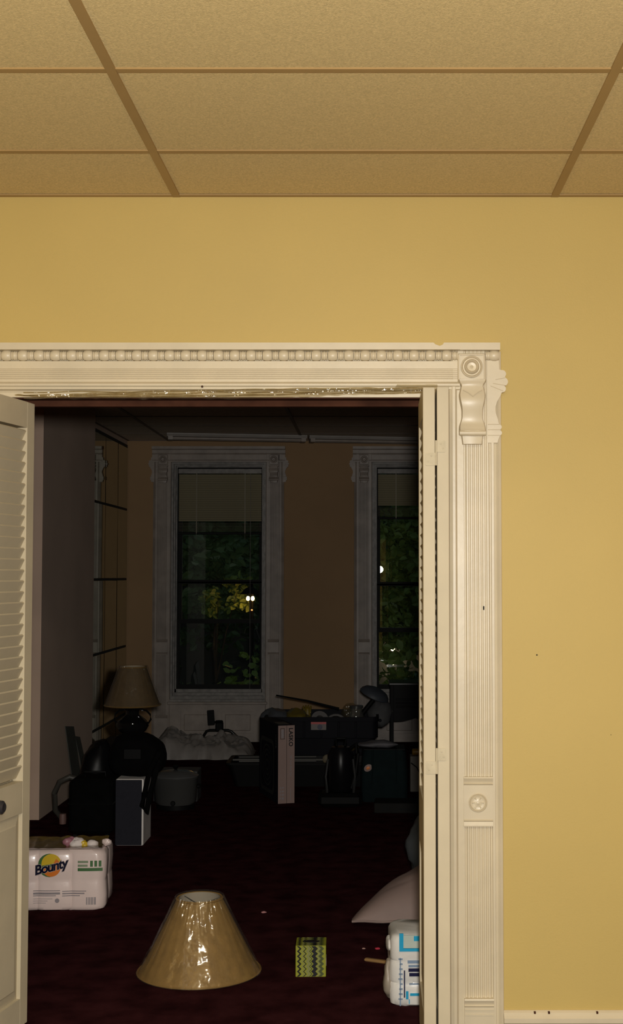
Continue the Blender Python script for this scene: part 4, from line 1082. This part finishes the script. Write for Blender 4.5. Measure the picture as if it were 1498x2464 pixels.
# vacuum cleaner, teal bag and low carton
p = onf(818, 1948)
t = thing('vacuum_cleaner', 'black upright vacuum cleaner standing left of the teal bag', 'vacuum cleaner', (p.x, p.y+.10, 0))
MB()._bb(-.14, .14, -.12, .10, .02, .10, .02, None).build('floor_head', M_BLACK, t)
MB().lathe([(.07, .10), (.085, .12), (.085, .33), (.06, .38), (.0005, .39)], 24, c=(0, .04, 0)).build('dust_cup', mat('dark_clear_plastic', (.006, .006, .007), .3, spec=0.15), t, smooth=True)
for s in (-1, 1):
    MB().lathe([(.04, -.015), (.05, -.012), (.05, .012), (.04, .015)], 18, 'x', (s*.12, .05, .051)).build('wheel', M_BLACK, t, smooth=True)
    MB().tube([(s*.085, -.06, .10), (s*.095, -.05, .2), (s*.08, -.03, .31)], .008, 8).build('side_rail', mat('grey_rail', (.025, .025, .025), .35), t, smooth=True)
MB().tube([(.05, .04, .36), (.10, .03, .40), (.11, .02, .34), (.10, .0, .22), (.07, -.03, .12)], .014, 10).build('hose', M_BLACK, t, smooth=True)
MB().tube([(-.03, .05, .38), (-.03, .07, .43), (.03, .07, .43), (.03, .05, .38)], .011, 8).build('handle', M_BLACK, t, smooth=True)
ta, tb = onf(868, 1931), onf(981, 1931)
twd = tb.x - ta.x
t = thing('cooler_bag', 'dark teal square bag with a round sticker on its front', 'bag', ((ta.x+tb.x)/2, ta.y+.13, 0))
M_TEAL = mat('dark_teal_fabric', (.006, .013, .014), .8, .1, 20, spec=0.1)
MB().rings([[(x, y, z) for x, y in rrect(-w2, w2, -.125*k, .125*k, .03, 4)] for w2, k, z in ((twd/2-.01, .95, 0), (twd/2, 1, .02), (twd/2, 1, .20), (twd/2-.012, .97, .33), (twd/2-.03, .90, .345))]).build('body', M_TEAL, t, smooth=True)
q = at(885, 1848, ta.y) - Vector(((ta.x+tb.x)/2, ta.y+.13, 0))
Mq = Matrix.Translation((q.x, -.128, q.z)) @ Matrix.Rotation(R(-35), 4, 'Y') @ Matrix.Diagonal((1.25, 1, .95, 1))
o = MB().lathe([(.023, .003), (.023, -.002), (.0005, -.003)], 24, 'y', M=Mq).build('sticker', mat('pale_pink_sticker', (.26, .17, .145), .5), t)
MB().lathe([(.011, -.0028), (.010, -.0036), (.0005, -.004)], 18, 'y', M=Mq).build('sticker_print', M_ORG, o)
for s in (-1, 1): MB().tube([(s*.08, -.124, .12), (s*.08, -.130, .24), (s*.078, -.118, .345)], .007, 6).build('strap', M_TEAL, t, smooth=True)
MB().box(-twd/2+.02, twd/2-.02, -.12, .12, .342, .348).build('zip_flap', M_BLACK, t)
t = thing('white_cloth', 'grey white cloth lying on top of the teal bag', 'cloth', ((ta.x+tb.x)/2-.02, ta.y+.12, .349)); blob('fold', mat('grey_white_cloth', (.12, .115, .125), .7), t, (-.02, -.02, .020), (.13, .08, .022), .4, 12, 46)
p = onf(905, 1957); p2 = onf(1003, 1957)
t = thing('flat_carton', 'flat grey carton with dark print lying in front of the teal bag', 'box', ((p.x+p2.x)/2, p.y+.12, 0), R(-2))
hw = (p2.x-p.x)/2+.01
MB()._bb(-hw, hw, -.12, .08, 0, .062, .003, None).build('carton', mat('grey_carton', (.016, .0155, .0145), .8, spec=.1), t)
MB().box(-hw*.62, -hw*.30, -.1208, -.119, .012, .050).build('dark_square', M_BLACK, t)
sw = MB(); sw.prism([(-.01, .040), (.03, .028), (.09, .026), (hw-.02, .040), (hw-.025, .030), (.09, .016), (.03, .018)], -.1208, -.119, 'y'); sw.build('dark_swoosh', M_BLACK, t)
# white box, yellow bottle and cable behind
t = thing('white_box', 'small white box standing behind the teal bag at the door edge', 'box', (.335, 9.18, 0))
MB()._bb(-.075, .09, -.06, .06, 0, .245, .003, None).build('carton', mat('offwhite_card', (.17, .155,.13), .6), t)
MB().tube([(-.07, -.063, .20), (-.03, -.066, .17), (.0, -.066, .11), (.01, -.066, .04), (.03, -.09, .006)], .004, 6).build('cable', M_BLACK, t, smooth=True)
t = thing('yellow_bottle', 'small orange yellow bottle lying on the white box by the door edge', 'bottle', (.335, 9.17, .245))
MB().lathe([(.0005, -.06), (.020, -.06), (.023, -.055), (.023, .02), (.012, .04), (.010, .06), (.0005, .06)], 18, 'x', (0, 0, .023)).build('body', mat('orange_bottle', (.25, .14, .01), .4), t, smooth=True)
MB().lathe([(.0115, .045), (.0115, .068), (.0005, .068)], 14, 'x', (0, 0, .023)).build('cap', M_BLACK, t, smooth=True)

# black cabinet on legs under the right window
a, c = at(938, 1643, 10.9), at(1030, 1643, 10.9)
t = thing('side_cabinet', 'black wooden cabinet on legs with scalloped apron below the right window', 'cabinet', (a.x, 10.9, 0))
cwid, ztop = .42, a.z
MB()._bb(-.01, cwid+.01, -.01, .35, ztop-.02, ztop, .004, None).build('top', mat('black_gloss_wood', (.012, .011, .011), .25), t)
MB()._bb(.012, cwid-.012, .012, .33, .34, ztop-.02, .004, None).build('body', M_BLACK, t)
for x in (0, cwid-.03):
    for y in (0, .30): MB()._bb(x, x+.03, y, y+.03, 0, ztop-.02, .003, None).build('leg', M_BLACK, t)
P = [(.03, .36), (.03, .285)] + [(.03+(cwid-.06)*k/20, .285 + .035*abs(math.sin(PI*k/20))**1.0 - .018*abs(math.sin(2*PI*k/20))) for k in range(1, 20)] + [(cwid-.03, .285), (cwid-.03, .36)]
MB().prism(P, .004, .018, 'y').build('scalloped_apron', M_BLACK, t)
for z in (.40, .43, .46): MB()._bb(.05, cwid-.05, .002, .014, z, z+.014, .003, None).build('front_rail', M_BLACK, t)
MB().lathe([(.008, .0), (.010, -.008), (.0005, -.012)], 12, 'y', (.016, .0, .37)).build('screw_head', M_STEEL, t)

# ------------------------------------------------------------------ outdoors
ter = tag(MB().box(-14, 14, FAR+.5, 45, -1.3, -1.2).build('lawn', mat('night_lawn', (.02, .04, .012), .9, .3, 3)), 'dark lawn outside the far windows', 'ground', None, 'structure')
M_LEAF = mat('green_leaves', (.15, .23, .10), .45, .35, .8, col2=(.03, .07, .015))
M_LEAFY = mat('yellowish_leaves', (.30, .38, .09), .45, .3, 1.2, col2=(.08, .13, .02))
M_BARK = mat('grey_bark', (.07, .055, .04), .9, .3, 6, bump=.8, bscale=20)
def tree(label, x, y, trunk_r, trunk_h, blobs, n, leaf, m, seed, base=-1.2):
    rnd = random.Random(seed)
    t = thing('tree', label, 'tree', (x, y, base))
    b = MB().tube([(0, 0, 0), (.05, 0, trunk_h*.4), (-.03, .05, trunk_h*.75), (0, 0, trunk_h)], [trunk_r*1.3, trunk_r, trunk_r*.8, trunk_r*.5], 10)
    b.build('trunk', M_BARK, t, smooth=True)
    br = MB()
    for (cx, cy, cz, rx, ry, rz) in blobs:
        br.tube([(0, 0, trunk_h*.55), (cx*.5, cy*.5, (trunk_h*.55+cz)/2+.1), (cx, cy, cz)], [trunk_r*.5, trunk_r*.3, trunk_r*.12], 6)
    br.build('branch', M_BARK, t, smooth=True)['kind'] = 'stuff'
    vs = []; fs = []
    tot = sum(rx*ry*rz for *_, rx, ry, rz in blobs)
    for (cx, cy, cz, rx, ry, rz) in blobs:
        for k in range(int(n*rx*ry*rz/tot)):
            while True:
                d = Vector((rnd.uniform(-1, 1), rnd.uniform(-1, 1), rnd.uniform(-1, 1)))
                if .35 < d.length < 1: break
            p = Vector((cx+d.x*rx, cy+d.y*ry, cz+d.z*rz))
            if noise.noise(p*2.2 + Vector((seed, 0, 0))) < -.12: continue
            u = Vector((rnd.uniform(-1, 1), rnd.uniform(-1, 1), rnd.uniform(-.9, .3))).normalized()
            w_ = u.cross(Vector((rnd.uniform(-1, 1), rnd.uniform(-1, 1), rnd.uniform(-1, 1)))).normalized()
            l = leaf*rnd.uniform(.6, 1.25); h = w_*l*.30; nrm = u.cross(w_)*l*.08
            o = len(vs)
            vs += [p, p+u*l*.35+h+nrm, p+u*l*.72+h*.8+nrm, p+u*l, p+u*l*.72-h*.8+nrm, p+u*l*.35-h+nrm]
            fs += [[o, o+1, o+2, o+3], [o, o+3, o+4, o+5]]
    b = MB(); b.add(vs, fs)
    me = bpy.data.meshes.new('crown'); me.from_pydata([tuple(v) for v in vs], [], fs); me.materials.append(m)
    c = bpy.data.objects.new('crown', me); COL.objects.link(c); c.parent = t; c['kind'] = 'stuff'
    return t
tree('leafy tree outside the left window upper pane', -2.9, 18.5, .16, 3.4, [(0, 0, 3.2, 1.5, 1.2, .9), (-.8, -.3, 2.5, .9, .9, .6), (.8, 0, 2.6, 1.0, .9, .55), (.4, -.4, 3.9, 1.1, 1, .7)], 9000, .17, M_LEAF, 1)
tree('dense dark tree outside between the two windows', -.7, 21, .2, 4, [(0, 0, 3.6, 1.6, 1.2, 1.3), (.7, -.2, 2.4, 1.2, 1, .8), (-.9, 0, 2.6, 1.0, 1, .8)], 9000, .17, M_LEAF, 2)
tree('yellowish leafy tree outside the right window', .75, 17.6, .12, 3.2, [(0, 0, 3.0, 1.0, .8, 1.0), (-.35, -.2, 2.2, .7, .7, .7), (.5, .1, 2.0, .7, .7, .7), (.1, 0, 1.2, .8, .7, .6)], 8000, .14, M_LEAFY, 3)
tree('broad tree far behind, seen through both windows', 1.2, 25.5, .25, 4.5, [(0, 0, 4.2, 2.4, 1.5, 1.8), (-1.6, 0, 3.0, 1.5, 1.2, 1.3), (1.4, 0, 2.8, 1.4, 1.2, 1.3)], 8000, .2, M_LEAF, 4)
tree('broad tree far behind at the left, seen through the left window', -5.2, 28.5, .25, 4.5, [(0, 0, 4.2, 2.4, 1.5, 1.8), (-1.6, 0, 2.6, 1.5, 1.2, 1.3), (1.6, 0, 2.4, 1.6, 1.2, 1.4)], 8000, .2, M_LEAF, 5)
def shrub(label, x, y, r, h, n, m, seed):
    rnd = random.Random(seed); tree(label, x, y, .03, h*.5, [(0, 0, h*.55, r, r*.8, h*.5), (r*.5, 0, h*.4, r*.6, r*.6, h*.4), (-r*.5, 0, h*.4, r*.6, r*.6, h*.4)], n, .11, m, seed)
shrub('low yellow green shrub outside below the left window', -1.50, 15.2, .42, 1.72, 2500, M_LEAFY, 11)
shrub('dark shrub outside left of the yellow green shrub', -3.0, 15.6, .8, 2.3, 3500, M_LEAF, 12)
shrub('dark shrub outside right of the yellow green shrub', -.95, 17.6, .8, 2.1, 3500, M_LEAF, 13)
shrub('dark shrub outside below the right window', .62, 15.6, .6, 1.5, 3000, M_LEAF, 14)
# orange street lantern with two bulbs, among leaves behind the left window
LY = 16.6
lc = at(602, 1441, LY)
t = thing('street_lantern', 'orange two bulb lantern glowing outside the left window', 'street lamp', (lc.x, LY, -1.2))
hz = lc.z + 1.2
MB().tube([(0, .15, 0), (0, .15, hz*.5), (0, .15, hz+.1), (0, .06, hz+.22), (0, 0, hz+.20)], [.05, .035, .03, .025, .022], 10).build('post', M_BLACK, t, smooth=True)
for s in (-1, 1):
    MB().lathe([(.0005, .034), (.012, .032), (.020, .018), (.022, 0), (.018, -.016), (.0005, -.026)], 16, 'z', (s*.030, 0, hz)).build('bulb', emit('sodium_bulb', (1, .50, .14), 40), t, smooth=True)
MB().lathe([(.12, .06), (.125, .065), (.07, .13), (.0005, .16)], 20, 'z', (0, 0, hz)).build('hood', M_BLACK, t, smooth=True)
MB().lathe([(.0005, -.15), (.010, -.148), (.012, -.14), (.0005, -.13)], 10, 'z', (.02, 0, hz)).build('glow_drop', emit('red_glow', (1, .25, .06), 3), t, smooth=True)  # no lamp: a drop made to glow as a reddish point below the bulbs
lamp('street_lantern_light', 'POINT', (lc.x, LY-.15, lc.z-.02), 0.5, (1, .45, .12), shadow_soft_size=.08)
tree('small leafy sapling lit orange beside the street lantern', lc.x-.50, LY+.55, .03, lc.z+1.1, [(.30, -.25, lc.z+1.28, .30, .22, .22), (.05, -.2, lc.z+1.18, .22, .2, .2)], 900, .10, M_LEAFY, 15)
# neighbour's porch light far behind the right window
pc_ = at(945, 1587, 30)
t = thing('porch_house', 'dark neighbouring house with a lit porch behind the right window', 'house', (pc_.x, 30, -1.2))
M_SID = mat('dark_siding', (.10, .09, .08), .8)
MB().box(-5, 5, .6, 4, 0, 4.2).build('wall', M_SID, t)
MB().prism([(.2, 4.2), (4.4, 4.2), (2.3, 6.2)], -5.3, 5.3, 'x').build('roof', M_BLACK, t)
MB().box(.6, 1.5, .52, .6, .2, 2.2).build('door', M_JAMB, t)
for x in (-2.8, 2.6): MB().box(x, x+.9, .55, .6, 1.2, 2.6).build('window', M_SASH, t)
hzp = pc_.z + 1.2
for dz, r in ((.22, .050), (-.12, .036), (-.34, .055)):
    MB().lathe([(.0005, r), (r*.7, r*.7), (r, 0), (r*.7, -r*.7), (.0005, -r)], 14, 'z', (0, .40, hzp+dz)).build('porch_bulb', emit('warm_bulb', (1, .80, .45), 9), t, smooth=True)
MB().box(-.03, .03, .42, .6, hzp-.5, hzp+.4).build('lamp_bracket', M_BLACK, t)
lamp('porch_light', 'POINT', (pc_.x, 30.2, pc_.z), 5, (1, .8, .5), shadow_soft_size=.1)
